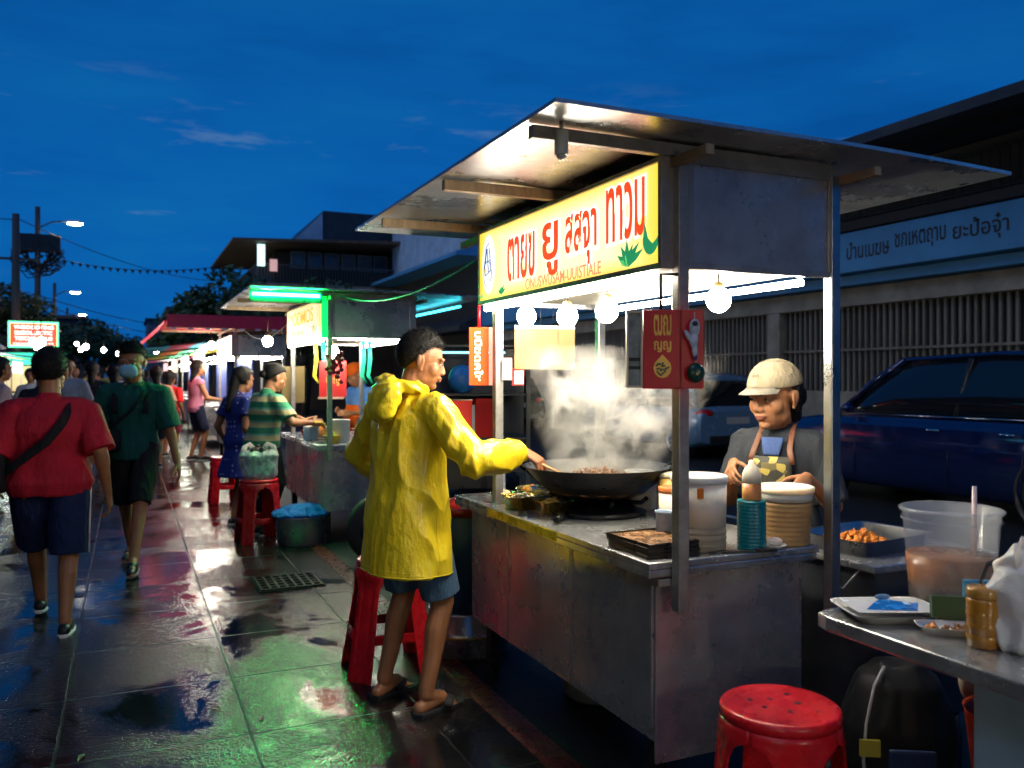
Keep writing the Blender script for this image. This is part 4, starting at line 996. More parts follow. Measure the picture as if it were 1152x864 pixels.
def hair_mesh(M, s, style, seed=1):
    R3 = M.to_3x3(); mb = MB()
    thick = {'short': .010, 'buzz': .006, 'long': .014, 'pony': .010}[style]
    def fn(p):
        d = p.normalized(); y, z, x = d.y, d.z, abs(d.x)
        line = .46 if y > .5 else (-.14 + (y+.1)*1.0 if y > -.1 else -.14-.62*min(1, (-.1-y)/.45))
        line += .10*noise.noise(Vector((d.x*9, d.y*9, seed)))
        if style in ('long',) and y < .3: line = -.8
        a = max(0, min(1, (z-line)/.12+.5))
        n_ = noise.fractal(Vector((d.x*6, d.y*6, d.z*6+seed*7)), 1, 2, 4)
        k = 1+(thick/.085)*a*((.75+(1.1*max(0,z)**1.5 if style=='short' else .3))+.4*n_)+(-.09)*(1-a)
        return p*k
    mb.ell(M @ Vector((0,-.014*s,.034*s)), (1,1,1), None, 8, 4) if False else None
    mb.ell((0,0,0), (.079*s,.096*s,.087*s), None, 44, 30, fn)
    rnd = random.Random(seed)
    for k in range(6500 if style in ('short',) else 600):
        v = Vector((rnd.gauss(0,1), rnd.gauss(0,1), rnd.gauss(0,1))).normalized()
        y, z = v.y, v.z; line = .46 if y > .5 else (-.14+(y+.1)*1.0 if y > -.1 else -.14-.62*min(1, (-.1-y)/.45))
        if z < line-.06: continue
        p = Vector((v.x*.079, v.y*.096, v.z*.087))*s*(1+thick/.085*(.7+(1.0*max(0,z)**1.5 if style=='short' else .3))*max(0,min(1,(z-line)/.15+.3)))
        g = (Vector((rnd.gauss(0,.4), .6+rnd.gauss(0,.35), .1+rnd.gauss(0,.3)))+v*.9 + Vector((0,0,-.8*(1-max(0,z))))).normalized()
        L = thick*1.9*s*rnd.uniform(.6,1.3)*(.5+.5*max(0,z)); side = g.cross(v).normalized()*.0012*s
        mb.bm.faces.new([mb.bm.verts.new(q) for q in (p-side-v*.002, p+side-v*.002, p+g*L)])
    for v in mb.bm.verts: v.co = M @ (v.co+Vector((0,-.014*s,.034*s)))
    return mb
def wrinkle(me, amp, sc, seed=0, axis=(1,1,.35), ridged=True):
    N = [v.normal.copy() for v in me.vertices]
    for v, n in zip(me.vertices, N):
        p = Vector((v.co.x*axis[0]*sc+seed, v.co.y*axis[1]*sc, v.co.z*axis[2]*sc))
        w_ = Vector((noise.noise(p*.6), noise.noise(p*.6+V(9,3,1)), noise.noise(p*.6+V(2,7,5))))*1.2
        a = noise.noise(p+w_); 
        if ridged: a = (1-abs(a)*2.4)-.5
        b_ = noise.noise((p+w_)*2.3)
        v.co += n*amp*(a+.35*b_)
PNUM = [0]
HS = 1.13
def person(pos, phi, H, label, top, sleeve, hem, pants, plen, shoes=BLACK, fat=1.0, skin=SKIN, hair='short', wR=None, wL=None, fR=None, fL=None,
           hyaw=0, hpitch=0, lean=0, voxel=.006, handR=None, handL=None, detail=True, loose=1.0, wr=(.006, 9), flare=0, elR=None, elL=None, group=None, hips=0, hsc=1, sandal=False, ptop=None, chestm=1, extras=None, female=False, name='person', cloth_voxel=None):
    s = H/1.7; t = thing(name, (pos[0], pos[1], 0), label, 'person', R(phi-90), group)
    cv = cloth_voxel or max(.008, voxel*1.3)
    u = V(0, math.sin(lean), math.cos(lean)); fx = V(0, math.cos(lean), -math.sin(lean))
    pel = V(0, hips, .525*H); nb = pel+u*.295*H
    sw = (.106 if not female else .094)*H*(1+.25*(fat-1)); shz = .255*H
    J = {}; hs = s*HS*hsc
    dsh = .04
    for q, side in ((1, 'R'), (-1, 'L')):
        sh = pel+u*shz+V(q*sw, 0, 0)
        wt = wR if q == 1 else wL
        if wt is None: wt = sh+V(q*.07*s*fat, .05*s, -.50*s)
        el, wt = ik(sh, wt, .175*H, .155*H, (elR if q == 1 else elL) or V(q*.35, -1, -.2))
        ft = (fR if q == 1 else fL) or (q*.07*s, 0, 0)
        hp = pel+V(q*.055*H*(1+.3*(fat-1)), 0, -.01*H); an = V(ft[0], ft[1], .05*H+ft[2])
        kn, an = ik(hp, an, .245*H, .235*H, V(q*.1, 1, 0)); J[side] = (sh, el, wt, hp, kn, an)
    mb = MB(); f = fat
    tors = [(-.045,.088*f,.058*f,0),(0,.1*f,.064*f,-.004),(.06,.086*f,.056*f,0),(.11,.078*f,.05*f,.004),(.18,.092*f,.06*f,0),(.235,.1*f**.5,.058*f**.5,0),(.265,.088,.045,0),(.29,.05,.036,0)]
    def torso(mb, infl, z0=None, z1=None, flare=0, pw=2.2, T=None):
        secs = []
        for (k, a, b_, o) in (T or tors):
            if z1 is not None and k > z1: continue
            secs.append((pel+u*k*H+fx*o*H, V(1,0,0)*(a*H+infl), fx*(b_*H+infl)))
        if z1 is not None: secs.append((pel+u*.284*H+fx*0, V(1,0,0)*(.060*H+infl*.4), fx*(.043*H+infl*.5)))
        if z0 is not None and z0 < -.045 and T is None:
            a, b_ = tors[0][1], tors[0][2]
            base = secs[0]; n = 4
            for i in range(1, n+1):
                kk = -.045+(z0+.045)*i/n
                secs.insert(0, (pel+V(0,0,kk*H), V(1,0,0)*(a*H+infl+flare*i/n), fx*(b_*H+infl+flare*i/n)))
        mb.loft(secs, 28, pw)
    torso(mb, 0)
    af = .6+.4*f
    for side, q in (('R', 1), ('L', -1)):
        sh, el, wt, hp, kn, an = J[side]
        mb.cap(nb-u*.04*H, sh-u*.008*H, .029*H*af, .028*H*af)
        mb.cap(sh, el, .030*H*af, .0225*H*af); mb.cap(el, wt, .0225*H*af, .0145*H)
        fm = el.lerp(wt, .25); mb.cap(el.lerp(wt,.08), fm, .0235*H*af, .0225*H*af)
        mb.cap(hp, kn, .05*H*f, .031*H*af); mb.cap(kn, an, .030*H*af, .0205*H)
        cm = kn.lerp(an, .3)+V(0,-.007*H,0); mb.cap(kn.lerp(an,.02)+V(0,-.003*H,0), cm, .026*H*af, .0285*H*af); mb.cap(cm, kn.lerp(an,.65), .0285*H*af, .021*H*af)
        toe = V(an.x+q*.02*s, an.y+.155*s, .026*s+max(0,an.z-.05*H)*.3)
        hl = V(an.x, an.y-.035*s, an.z-.05*H+.032*s) if True else None
        mb.cap(hl, an.lerp(toe,.5)+V(0,0,.0), .03*s, .03*s); mb.cap(an, toe+V(0,-.03*s,0), .034*s, .024*s)
        if sandal:
            for k in range(5):
                b0 = toe+V(q*(-.028+.014*k)*s, -.04*s, -.004); mb.cap(b0, b0+V(0,(.045-.005*k)*s,-.006), (.0115 if k == 0 else .0085)*s, (.0105 if k == 0 else .0075)*s, 8)
        else: mb.cap(an.lerp(toe,.4), toe, .03*s, .026*s)
        hd = handR if q == 1 else handL
        dr = (wt-el).normalized()
        if hd is None: hd = dict(d=dr, n=V(-q, .1, 0), side=V(0,1,0), curl=.3)
        if detail: hand(mb, wt, hd.get('d', dr), hd['n'], hd['side'], s, hd.get('curl', .35), hd.get('spread', .05))
        else:
            dd = Vector(hd.get('d', dr)).normalized(); mb.cap(wt, wt+dd*.07*s, .022*s, .024*s, 8); mb.cap(wt+dd*.07*s, wt+dd*.14*s+Vector(hd['n'])*.02*s, .02*s, .012*s, 8)
    Rh = Matrix.Rotation(R(-hyaw), 4, 'Z') @ Matrix.Rotation(R(hpitch), 4, 'X')   # +yaw turns right, +pitch up
    hc = nb+u*.02*H+V(0,.022*H,.072*H) + V(0, -.35*math.sin(R(hpitch))*.1*H, 0)
    if hpitch < 0: hc += V(math.sin(R(hyaw))*.02, .02, -.012)
    M = Matrix.Translation(hc) @ Rh
    mb.cap(nb-u*.02*H, hc+Rh.to_3x3() @ V(0,-.02*s,-.05*s), .034*H*(.75+.25*f), .032*H*(.8+.2*f))
    head_parts(mb, M, hs, True, detail)
    me = remeshed(mb, voxel, 2 if detail else 1, 'body')
    body = link('body', me, [skin, LIPS], t)
    lip = M @ V(0, .094*s, -.056*s)
    Mi = M.inverted()
    for p in me.polygons:
        q = Mi @ p.center
        if abs(q.x) < .0225*hs and abs(q.z+.0545*hs) < .0105*hs*(1-abs(q.x)/(.03*hs)) and q.y > .082*hs: p.material_index = 1
    if detail:
        for q in (-1, 1):
            e = MB(); e.ell(M @ V(q*.030*hs,.0735*hs,.0065*hs), (.0115*hs,.0115*hs,.0062*hs), M.to_3x3()); eo = e.build('eye', EYEW, t)
            e = MB(); e.ell(M @ V(q*.030*hs,.0845*hs,.0062*hs), (.0052*hs,.0025*hs,.0052*hs), M.to_3x3()); e.build('iris', EYEB, eo)
            e = MB(); P = [M @ V(q*(.014+.0085*k)*hs, (.0945-.0045*k*k*.55)*hs, (.026+.004*math.sin(k*.9))*hs) for k in range(5)]
            e.tube(P, [.001*hs,.0022*hs,.0022*hs,.0018*hs,.0008*hs], 6); e.build('eyebrow', HAIR, t)
    if hair: hair_mesh(M, hs, hair, PNUM[0]+1).build('hair', HAIR, t)
    PNUM[0] += 1
    # clothes
    mb = MB(); pt = MB()
    inf = .012*s*loose
    torso(mb, inf, z0=hem, flare=flare, T=ptop, z1=.27)
    mb.cap(nb-u*.026*H, nb-u*.012*H, .047*H*(.7+.3*f), .044*H*(.7+.3*f)) if sleeve > 0 else None
    for side, q in (('R', 1), ('L', -1)):
        sh, el, wt, hp, kn, an = J[side]
        if sleeve > 0:
            mb.cap(nb-u*.038*H, sh-u*.003*H, .038*H*af+inf*.6, .032*H*af+inf*.8)
            if sleeve <= 1: 
                e = sh.lerp(el, sleeve); d = (e-sh).normalized(); a_ = d.orthogonal().normalized(); c_ = d.cross(a_)
                mb.loft([(sh-d*.01, a_*(.033*H*af+inf), c_*(.033*H*af+inf)), (sh.lerp(e,.5), a_*(.032*H*af+inf*1.3), c_*(.032*H*af+inf*1.3)), (e, a_*(.032*H*af+inf*1.8), c_*(.032*H*af+inf*1.8))], 18)
            else:
                mb.cap(sh, el, .033*H*af+inf*1.2, .029*H*af+inf*1.4)
                e = el.lerp(wt, sleeve-1); d = (e-el).normalized(); a_ = d.orthogonal().normalized(); c_ = d.cross(a_)
                mb.loft([(el, a_*(.028*H*af+inf*1.4), c_*(.028*H*af+inf*1.4)), (el.lerp(e,.6), a_*(.026*H*af+inf*1.4), c_*(.026*H*af+inf*1.4)), (e, a_*(.018*H*af+inf*.9), c_*(.018*H*af+inf*.9))], 18)
    me = remeshed(mb, cv, 7, 'top')
    if wr: wrinkle(me, wr[0]*s, wr[1], PNUM[0]*3.3)
    tp = link(extras.get('topname', 'shirt') if extras else 'shirt', me, top, t)
    # trousers / shorts
    secs = []
    for (k, a, b_, o) in tors[:2]+[(.035,.088*f,.056*f,0)]:
        secs.append((pel+u*k*H+fx*o*H, V(1,0,0)*(a*H+.006), fx*(b_*H+.006)))
    pt.loft(secs, 24, 2.2)
    for side, q in (('R', 1), ('L', -1)):
        sh, el, wt, hp, kn, an = J[side]
        e = hp.lerp(kn, min(1, plen)); d = (e-hp).normalized(); a_ = V(1,0,0); c_ = d.cross(a_).normalized(); a_ = c_.cross(d)
        pt.loft([(hp+V(0,0,.03*H), a_*(.053*H*f), c_*(.054*H*f)), (hp.lerp(e,.4), a_*(.053*H*f), c_*(.054*H*f)), (e, a_*(.043*H*f+.008), c_*(.045*H*f+.008))], 20)
        if plen > 1:
            e2 = kn.lerp(an, plen-1); pt.cap(kn, e2, .036*H*af+.008, .027*H+.008)
    me = remeshed(pt, cv, 3, 'pants'); wrinkle(me, .004*s, 10, PNUM[0]*1.7)
    link('shorts' if plen <= 1.05 else 'trousers', me, pants, t)
    # shoes
    for side, q in (('R', 1), ('L', -1)):
        an = J[side][5]; zf = an.z-.05*H; tilt = max(0, zf)*2.2
        if sandal:
            sd_ = MB(); base = [(an.x+q*.008*s+ax*s, an.y+ay*s) for ax, ay in ((-.042,-.06),(0,-.075),(.042,-.06),(.04,.05),(.05,.11),(.045,.175),(.015,.2),(-.025,.195),(-.045,.16),(-.048,.1),(-.038,.04))]
            sd_.prism(base, .001, .022*s); so_ = sd_.build('sandal', shoes, t, .004)
            a0 = V(an.x+q*.018*s, an.y+.13*s, .02)
            flat = MB()
            for e_ in (-1, 1): flat_tube(flat, [a0+V(0,.012,.022), a0+V(e_*.025,-.02,.038), a0+V(e_*.042,-.05,.02), a0+V(e_*.044,-.06,.005)], [.009,.016,.02,.02], [.004,.004,.004,.004], (0,.6,1))
            flat.build('strap', shoes, so_)
        else:
            sm = MB(); toe = V(an.x+q*.015*s, an.y+.15*s, .034*s+zf*.35); heel = V(an.x, an.y-.04*s, .04*s+zf)
            sm.cap(heel, an.lerp(toe,.5)+V(0,0,-.008), .036*s, .039*s, 14); sm.cap(heel.lerp(toe,.5), toe, .04*s, .031*s, 14)
            me = remeshed(sm, .008, 2, 'shoe')
            so_ = link('shoe', me, shoes, t)
            sl = MB(); sl.loft([(heel+V(0,-.038*s,-.028*s), V(.02*s,0,0), V(0,0,.010*s)), (heel+V(0,0,-.03*s), V(.038*s,0,0), V(0,0,.012*s)), (heel.lerp(toe,.6)+V(0,0,-.026*s), V(.045*s,0,0), V(0,0,.012*s)), (toe+V(0,.025*s,-.02*s), V(.028*s,0,0), V(0,0,.010*s))], 14, 3)
            sl.build('sole', (extras or {}).get('sole', mat('off_white_rubber', (.55,.54,.5), .6, var=.1)), so_)
    return t, J, M, dict(pel=pel, u=u, nb=nb, s=s, H=H, hs=hs)

def cloth(name, col, rough=.8, var=.15, bump=.25, bscale=160, **k):
    if name in MATS: return MATS[name]
    m = mat(name, col, rough, var=var, bump=.85, bscale=8, vscale=6, bstretch=(1.3,1.3,.55), spec=.25)
    nt = m.node_tree; bp = [n for n in nt.nodes if n.type == 'BUMP'][0]; bp.inputs['Distance'].default_value = .035
    n3 = noise_tex(nt, 300, 2, .5); b2 = nt.nodes.new('ShaderNodeBump'); b2.inputs['Strength'].default_value = .25; b2.inputs['Distance'].default_value = .002
    nt.links.new(n3.outputs[0], b2.inputs['Height']); nt.links.new(bp.outputs[0], b2.inputs['Normal']); nt.links.new(b2.outputs[0], nt.nodes['Principled BSDF'].inputs['Normal'])
    return m
# raincoat material: thin glossy yellow vinyl
m, nt, b = nodes('yellow_vinyl'); MATS['yellow_vinyl'] = m; RAIN = m
n = noise_tex(nt, 4, 4); c = ramp(nt, n.outputs[0], [(.3, (.84,.6,.012)), (.7, (.96,.74,.035))]); nt.links.new(c.outputs[0], b.inputs['Base Color'])
b.inputs['Roughness'].default_value = .27; b.inputs['Subsurface Weight'].default_value = .25; b.inputs['Subsurface Radius'].default_value = (.03,.02,.004)
b.inputs['Coat Weight'].default_value = .3; b.inputs['Coat Roughness'].default_value = .2
n2 = noise_tex(nt, 9, 3, .5, (1,1,.5)); n3 = noise_tex(nt, 38, 3, .5, (1,1,.6)); 
ms = nt.nodes.new('ShaderNodeMath'); ms.operation = 'MULTIPLY_ADD'; ms.inputs[1].default_value = .4; nt.links.new(n3.outputs[0], ms.inputs[0]); nt.links.new(n2.outputs[0], ms.inputs[2])
bp = nt.nodes.new('ShaderNodeBump'); bp.inputs['Strength'].default_value = .55; bp.inputs['Distance'].default_value = .03
nt.links.new(ms.outputs[0], bp.inputs['Height']); nt.links.new(bp.outputs[0], b.inputs['Normal'])

DENIM = cloth('faded_denim', (.07,.14,.24)); NAVY = cloth('navy_cloth', (.012,.022,.075)); BLK = cloth('black_cloth', (.012,.012,.014)); 
# 1 raincoat man. local axes: forward = (cos22, sin22), right = (sin22,-cos22)
PH = 22; fw = V(math.cos(R(PH)), math.sin(R(PH)), 0); rt = V(math.sin(R(PH)), -math.cos(R(PH)), 0)
P1 = V(1.12, 3.585, 0)
def loc1(p): d = Vector(p)-P1; return V(d.dot(rt), d.dot(fw), d.z)
hw = V(1.545, 3.30, 1.115)
dirh = (V(1.60,3.25,1.075)-hw); dl = V(dirh.dot(rt), dirh.dot(fw), dirh.z)
t, J, M, I = person(P1, PH, 1.655, 'man in a yellow raincoat and blue shorts stirring the wok', RAIN, 1.97, -.165, DENIM, .93, shoes=BLACKR, fat=1.05, hair='short',
    wR=loc1(hw), wL=V(-.27,.20,.92), fR=loc1((1.16,3.46,0)), fL=loc1((1.05,3.72,0)), hyaw=36, hpitch=-12, hsc=.95, voxel=.0045, sandal=True, elR=V(.7,-.4,-.8), elL=V(-1,-.7,0),
    handR=dict(d=dl, n=V(-.1,.1,-1), side=V(-.9,.3,0), curl=.62, spread=.03), loose=1.7, wr=(.013, 8), ptop=[(-.168,.120,.098,.0),(-.12,.119,.094,0),(-.04,.117,.087,0),(.06,.103,.075,0),(.14,.102,.071,0),(.2,.102,.066,0),(.235,.098,.058,0),(.262,.082,.046,0),(.29,.055,.04,0)], extras=dict(topname='raincoat'), cloth_voxel=.006)
# folded-down hood of the raincoat
s = I['s']; nb = I['nb']; hm = MB()
P = []
for k in range(17):
    a = 2*PI*k/16; P.append((nb+V(.080*math.sin(a), -.012+.072*math.cos(a)*-1, .028+.016*math.cos(a)), .024+.012*(1+math.cos(a))/2))
for k in range(16): hm.cap(P[k][0], P[k+1][0], P[k][1], P[k+1][1], 10)
hm.ell(nb+V(0,-.125,-.005),(.092,.055,.085), Matrix.Rotation(R(-22),3,'X')); hm.ell(nb+V(0,-.14,-.06),(.075,.05,.06)); hm.ell(nb+V(-.02,-.10,.055),(.07,.038,.036), Matrix.Rotation(R(10),3,'Y'))
me = remeshed(hm, .007, 3, 'hood'); wrinkle(me, .010, 13, 4.4, (1,1,1)); link('hood', me, RAIN, t)
from mathutils.bvhtree import BVHTree
coat = [c for c in t.children if c.name.startswith('raincoat')][0]
bv = BVHTree.FromPolygons([v.co for v in coat.data.vertices], [p.vertices[:] for p in coat.data.polygons])
def ray_line(name, rays, r, closed, parent, mm):
    P = []
    for o_, d_ in rays:
        h = bv.ray_cast(Vector(o_), Vector(d_).normalized())
        if h[0] is not None: P.append(h[0])
    if closed and P: P.append(P[0])
    if len(P) > 3: MB().tube(P, r, 6).build(name, mm, parent)
zh = min(v.co.z for v in coat.data.vertices)
for dz, rr_ in ((.012,.0035),(.035,.0012)):
    ray_line('hem', [((.5*math.cos(a*PI/36), .5*math.sin(a*PI/36), zh+dz+.004), (-math.cos(a*PI/36), -math.sin(a*PI/36), 0)) for a in range(72)], rr_, True, coat, RAIN)
ray_line('back_seam', [((.0,-.6,z_*.02), (0,1,0)) for z_ in range(int((zh+.03)/.02), int(1.27/.02))], .0016, False, coat, RAIN)
for q in (-1,1): ray_line('side_seam', [((q*.6,-.01,z_*.02), (-q,0,0)) for z_ in range(int((zh+.03)/.02), int(1.0/.02))], .0016, False, coat, RAIN)
ray_line('yoke_seam', [((x_*.02,-.6,1.20+.0006*x_*x_), (0,1,0)) for x_ in range(-8,9)], .0016, False, coat, RAIN)

# 2 the cook with the cap, behind the counter
PH = 212; P2 = V(2.50, 2.80, 0); fw = V(math.cos(R(PH)), math.sin(R(PH)), 0); rt = V(math.sin(R(PH)), -math.cos(R(PH)), 0)
def loc2(p): d = Vector(p)-P2; return V(d.dot(rt), d.dot(fw), d.z)
GREYT = cloth('charcoal_tee', (.035,.04,.05))
t, J, M, I = person(P2, PH, 1.49, 'cook in a cream cap and patterned apron standing behind the counter', GREYT, .95, -.1, BLK, 1.9, fat=1.18, hsc=1.16, hair='pony', skin=SKIN2,
    wR=loc2((2.24,2.78,1.085)), wL=loc2((2.42,2.56,1.04)), hyaw=22, hpitch=-8, voxel=.0045, elR=V(.35,-.5,-1), elL=V(-.35,-.5,-1), loose=.9, wr=(.007,10), female=True,
    handR=dict(d=V(-.1,.8,-.3), n=V(-.6,0,-.6), side=V(-.3,.2,.8), curl=.5), handL=dict(d=V(.1,.8,-.4), n=V(.6,0,-.5), side=V(.3,0,.8), curl=.45))
s = I['hs']; CAPM = cloth('cream_cap_cotton', (.33,.27,.18), .8); CAPB = cloth('grey_bill', (.3,.27,.22), .8)
cm = MB(); 
def capf(p):
    if p.z < 0: p = V(p.x, p.y, p.z*.12)
    return p
cm.ell((0,0,0),(.091*s,.109*s,.094*s),None,36,24,capf)
for v in cm.bm.verts: v.co = M @ (v.co+V(0,-.012*s,.046*s))
cap_ = cm.build('cap', CAPM, t)
bl = MB(); secs = []
for k in range(9):
    a = (k-4)/4*1.02; 
    secs.append(a)
top = []; 
ring_i = [V(.085*s*math.sin(a), (-.014+.102*math.cos(a))*s, .054*s) for a in secs]
ring_o = [V(.080*s*math.sin(a)*1.02, (-.012+.098*math.cos(a)+.078*max(0,math.cos(a*1.35))**.6)*s, (.050-.020-.010*math.sin(a)**2+.008*math.cos(a))*s) for a in secs]
for dz in (.0, -.004*s): pass
vs = [[bl.bm.verts.new(M @ (p+V(0,0,dz))) for p in rr_] for rr_ in (ring_i, ring_o) for dz in (0, -.004*s)]
for k in range(8):
    a_, b_, c_, d_ = vs[0], vs[2], vs[3], vs[1]
    for q, w_ in ((vs[0], vs[2]), (vs[2], vs[3]), (vs[3], vs[1]), (vs[1], vs[0])): bl.bm.faces.new((q[k], q[k+1], w_[k+1], w_[k]))
bl.build('bill', CAPB, cap_, smooth=True)
sm = MB()
for a in range(6): 
    an = a*PI/3+PI/2
    sm.tube([M @ (V(.0915*s*math.cos(an)*math.cos(e), .1097*s*math.sin(an)*math.cos(e), .0955*s*math.sin(e))+V(0,-.012*s,.046*s)) for e in [i*.15 for i in range(11)]], .0009, 4)
sm.build('seam', mat('seam_thread', (.4,.33,.22), .8, var=0), cap_)
lg = text('lettering', 'sʃuŋ', .03, mat('dark_thread', (.06,.05,.05), .8, var=0), cap_, (0,0,0), (1,0,0), width=.036, height=.02, extrude=.0005)
lg.data.transform(M @ Matrix.Translation(V(0,.090*s,.093*s)) @ Matrix.Rotation(PI,4,'Z') @ Matrix.Rotation(R(-22),4,'X') @ Matrix.Rotation(0,4,'X'))
# bun of hair at the back
hb = MB(); hb.ell(M @ V(0,-.115*s,-.01*s),(.045*s,.05*s,.045*s)); hb.cap(M @ V(0,-.08*s,-.01*s), M @ V(.0,-.10*s,-.085*s), .05*s,.028*s)
for q in (-1,1): hb.cap(M @ V(q*.07*s,-.03*s,.03*s), M @ V(q*.062*s,-.05*s,-.05*s), .02*s,.012*s)
me = remeshed(hb, .006, 2, 'hair_bun'); wrinkle(me, .004, 40, 2); link('hair_bun', me, HAIR, t)
# apron: strap + bib
CAMO = None
m, nt, b = nodes('patterned_apron'); vv = nt.nodes.new('ShaderNodeTexVoronoi'); vv.inputs['Scale'].default_value = 34
tc = nt.nodes.new('ShaderNodeTexCoord'); nt.links.new(tc.outputs['Object'], vv.inputs[0])
c = ramp(nt, vv.outputs['Color'], [(.2,(.04,.04,.03)),(.45,(.16,.13,.05)),(.6,(.5,.38,.08)),(.8,(.05,.05,.035))], 'CONSTANT'); nt.links.new(c.outputs[0], b.inputs['Base Color']); b.inputs['Roughness'].default_value = .6
pel, u, nb = I['pel'], I['u'], I['nb']; H = I['H']
def front(x, k, off=.0):       # point on the chest surface
    w_, dp = .104*H*1.18, (.063*H*1.18+.021)*(1-.24*max(0,(k-.2)/.07))
    return pel+u*k*H+V(x, dp*math.sqrt(max(0,1-(x/w_)**2.0))+off, 0)
def patch(xf, ks, off, n=11):
    mb = MB(); a = []
    for k in ks:
        wx = xf(k); a.append([front(-wx+2*wx*i/(n-1), k, off) for i in range(n)])
    top = [[mb.bm.verts.new(p) for p in r_] for r_ in a]; bot = [[mb.bm.verts.new(p-V(0,.003,0)) for p in r_] for r_ in a]
    for i in range(len(a)-1):
        for j in range(n-1):
            for g in (top, bot): mb.bm.faces.new((g[i][j], g[i][j+1], g[i+1][j+1], g[i+1][j]))
    for j in range(n-1):
        for i in (0, len(a)-1): mb.bm.faces.new((top[i][j], top[i][j+1], bot[i][j+1], bot[i][j]))
    for i in range(len(a)-1):
        for j in (0, n-1): mb.bm.faces.new((top[i][j], top[i+1][j], bot[i+1][j], bot[i][j]))
    return mb
ks = [-.10+.02*i for i in range(16)]
patch(lambda k: .085+.05*max(0,(.14-k)/.2), [-.10+.02*i for i in range(17)], .014).build('apron', m, t, smooth=True)
patch(lambda k: .030+(k-.22)*.35, [.222+.007*i for i in range(8)], .008).build('inner_shirt', cloth('blue_undershirt', (.07,.12,.3)), t, smooth=True)
STR = mat('brown_leather', (.22,.09,.05), .5, var=.2, vscale=20)
for q in (-1,1):
    mb = MB(); P = [front(q*.085,.20,.014), front(q*.08,.22,.016), front(q*.072,.24,.012), nb+V(q*.062,.035,.0), nb+V(q*.058,-.03,.03)]
    flat_tube(mb, P, [.012]*5, [.003]*5, (0,1,.4)); mb.build('apron_strap', STR, t)
GLOVE = mat('thin_plastic_glove', (.7,.6,.55), .25, var=.1, sss=.2)

# 3 walking man in red tee, seen from behind
REDT = cloth('crimson_tee', (.42,.014,.03))
t, J, M, I = person((-.40, 5.5), 88, 1.60, 'heavy man in a crimson t-shirt and navy shorts walking away', REDT, .93, -.02, NAVY, 1.0, fat=1.34, hair='short', fR=(.09,-.16,0), fL=(-.08,.30,.03),
    wR=V(.30,-.02,.76), wL=V(-.29,.06,.78), voxel=.005, loose=1.5, wr=(.007,8), hyaw=6, flare=.01, extras=dict(sole=mat('white_rubber',(.7,.7,.68),.5,var=.1)))
def strap(I, side, k_hi, k_lo, m, fatx, name, t, w_=.02, front_only=False):
    H = I['H']; pel = I['pel']; u = I['u']; mb = MB(); pts = []
    a0, b0 = .107*H*fatx+.036, .066*H*fatx+.038
    for i in range(33):
        th = 2*PI*i/32
        x = side*math.cos(th); f_ = (1+x)/2
        k = k_lo+(k_hi-k_lo)*f_
        wx = a0*(1-.30*max(0,(k-.2))/.08) if k > .2 else a0
        pts.append(pel+u*k*H+V(wx*math.cos(th)*(.62 if x > 0 else 1), b0*math.sin(th), 0))
    flat_tube(mb, pts, [w_]*33, [.003]*33, (0,0,1)) if False else None
    secs = []
    for i, p in enumerate(pts):
        d = (pts[(i+1)%32]-pts[(i-1)%32]).normalized(); n_ = V(p.x-pel.x, (p.y-pel.y)*1.4, 0).normalized(); w2 = d.cross(n_).normalized()
        secs.append((p, w2*w_, n_*.0035))
    mb.loft(secs, 8, 4); return mb.build(name, m, t)
bag = strap(I, 1, .275, .02, BLK, 1.28, 'bag_strap', t, .024)
bg_ = MB(); bg_.loft([(V(-.25,.0,.80),V(.05,0,0),V(0,.12,0)),(V(-.262,0,.82),V(.06,0,0),V(0,.14,0)),(V(-.26,0,1.0),V(.055,0,0),V(0,.14,0)),(V(-.24,0,1.06),V(.03,0,0),V(0,.10,0))],24,4)
bg_.build('shoulder_bag', BLK, t)
mb = MB(); pk = V(.0,0,0)
for q in (1,):
    H = I['H']; hp, kn = J['R'][3], J['R'][4]
    e = hp.lerp(kn, 1.0)
    for dx, mm in ((0, WHITE), (.012, REDT)):
        mb = MB(); mb.tube([hp+V(.072*H, -.02+dx, .03), hp.lerp(kn,.5)+V(.068*H, -.02+dx, 0), e+V(.0655*H, -.02+dx, 0)], .005, 6); mb.build('side_stripe', mm, t)

# 4 man in green tee and mask walking towards us
GRT = cloth('dark_green_tee', (.008,.075,.062))
t, J, M, I = person((.05, 7.05), -102, 1.70, 'man in a dark green t-shirt and blue face mask walking towards us', GRT, .95, -.03, BLK, .98, fat=1.02, hair='short', skin=SKIN, fL=(-.05,.30,0), fR=(.07,-.26,.02),
    wR=V(.30,.03,.80), wL=V(-.31,.02,.78), hyaw=6, hpitch=-8, voxel=.005, loose=1.6, wr=(.007,8), extras=dict(sole=mat('dark_sole',(.2,.2,.2),.6,var=.1)))
MSK = mat('surgical_mask_blue', (.24,.5,.6), .7, var=.05)
mk = MB(); s = I['hs']
def mf(p): return p
mk.ell((0,0,0),(1,1,1),None,28,18,lambda p: V(math.copysign(abs(p.x)**.8,p.x)*.060*s, p.y*.034*s, math.copysign(abs(p.z)**.8,p.z)*.048*s*(1-.12*max(0,-p.z))) if p.y > 0 else V(math.copysign(abs(p.x)**.8,p.x)*.060*s, p.y*.004*s, math.copysign(abs(p.z)**.8,p.z)*.048*s))
for v in mk.bm.verts: v.co = M @ (v.co+V(0,.080*s,-.043*s))
mko = mk.build('face_mask', MSK, t)
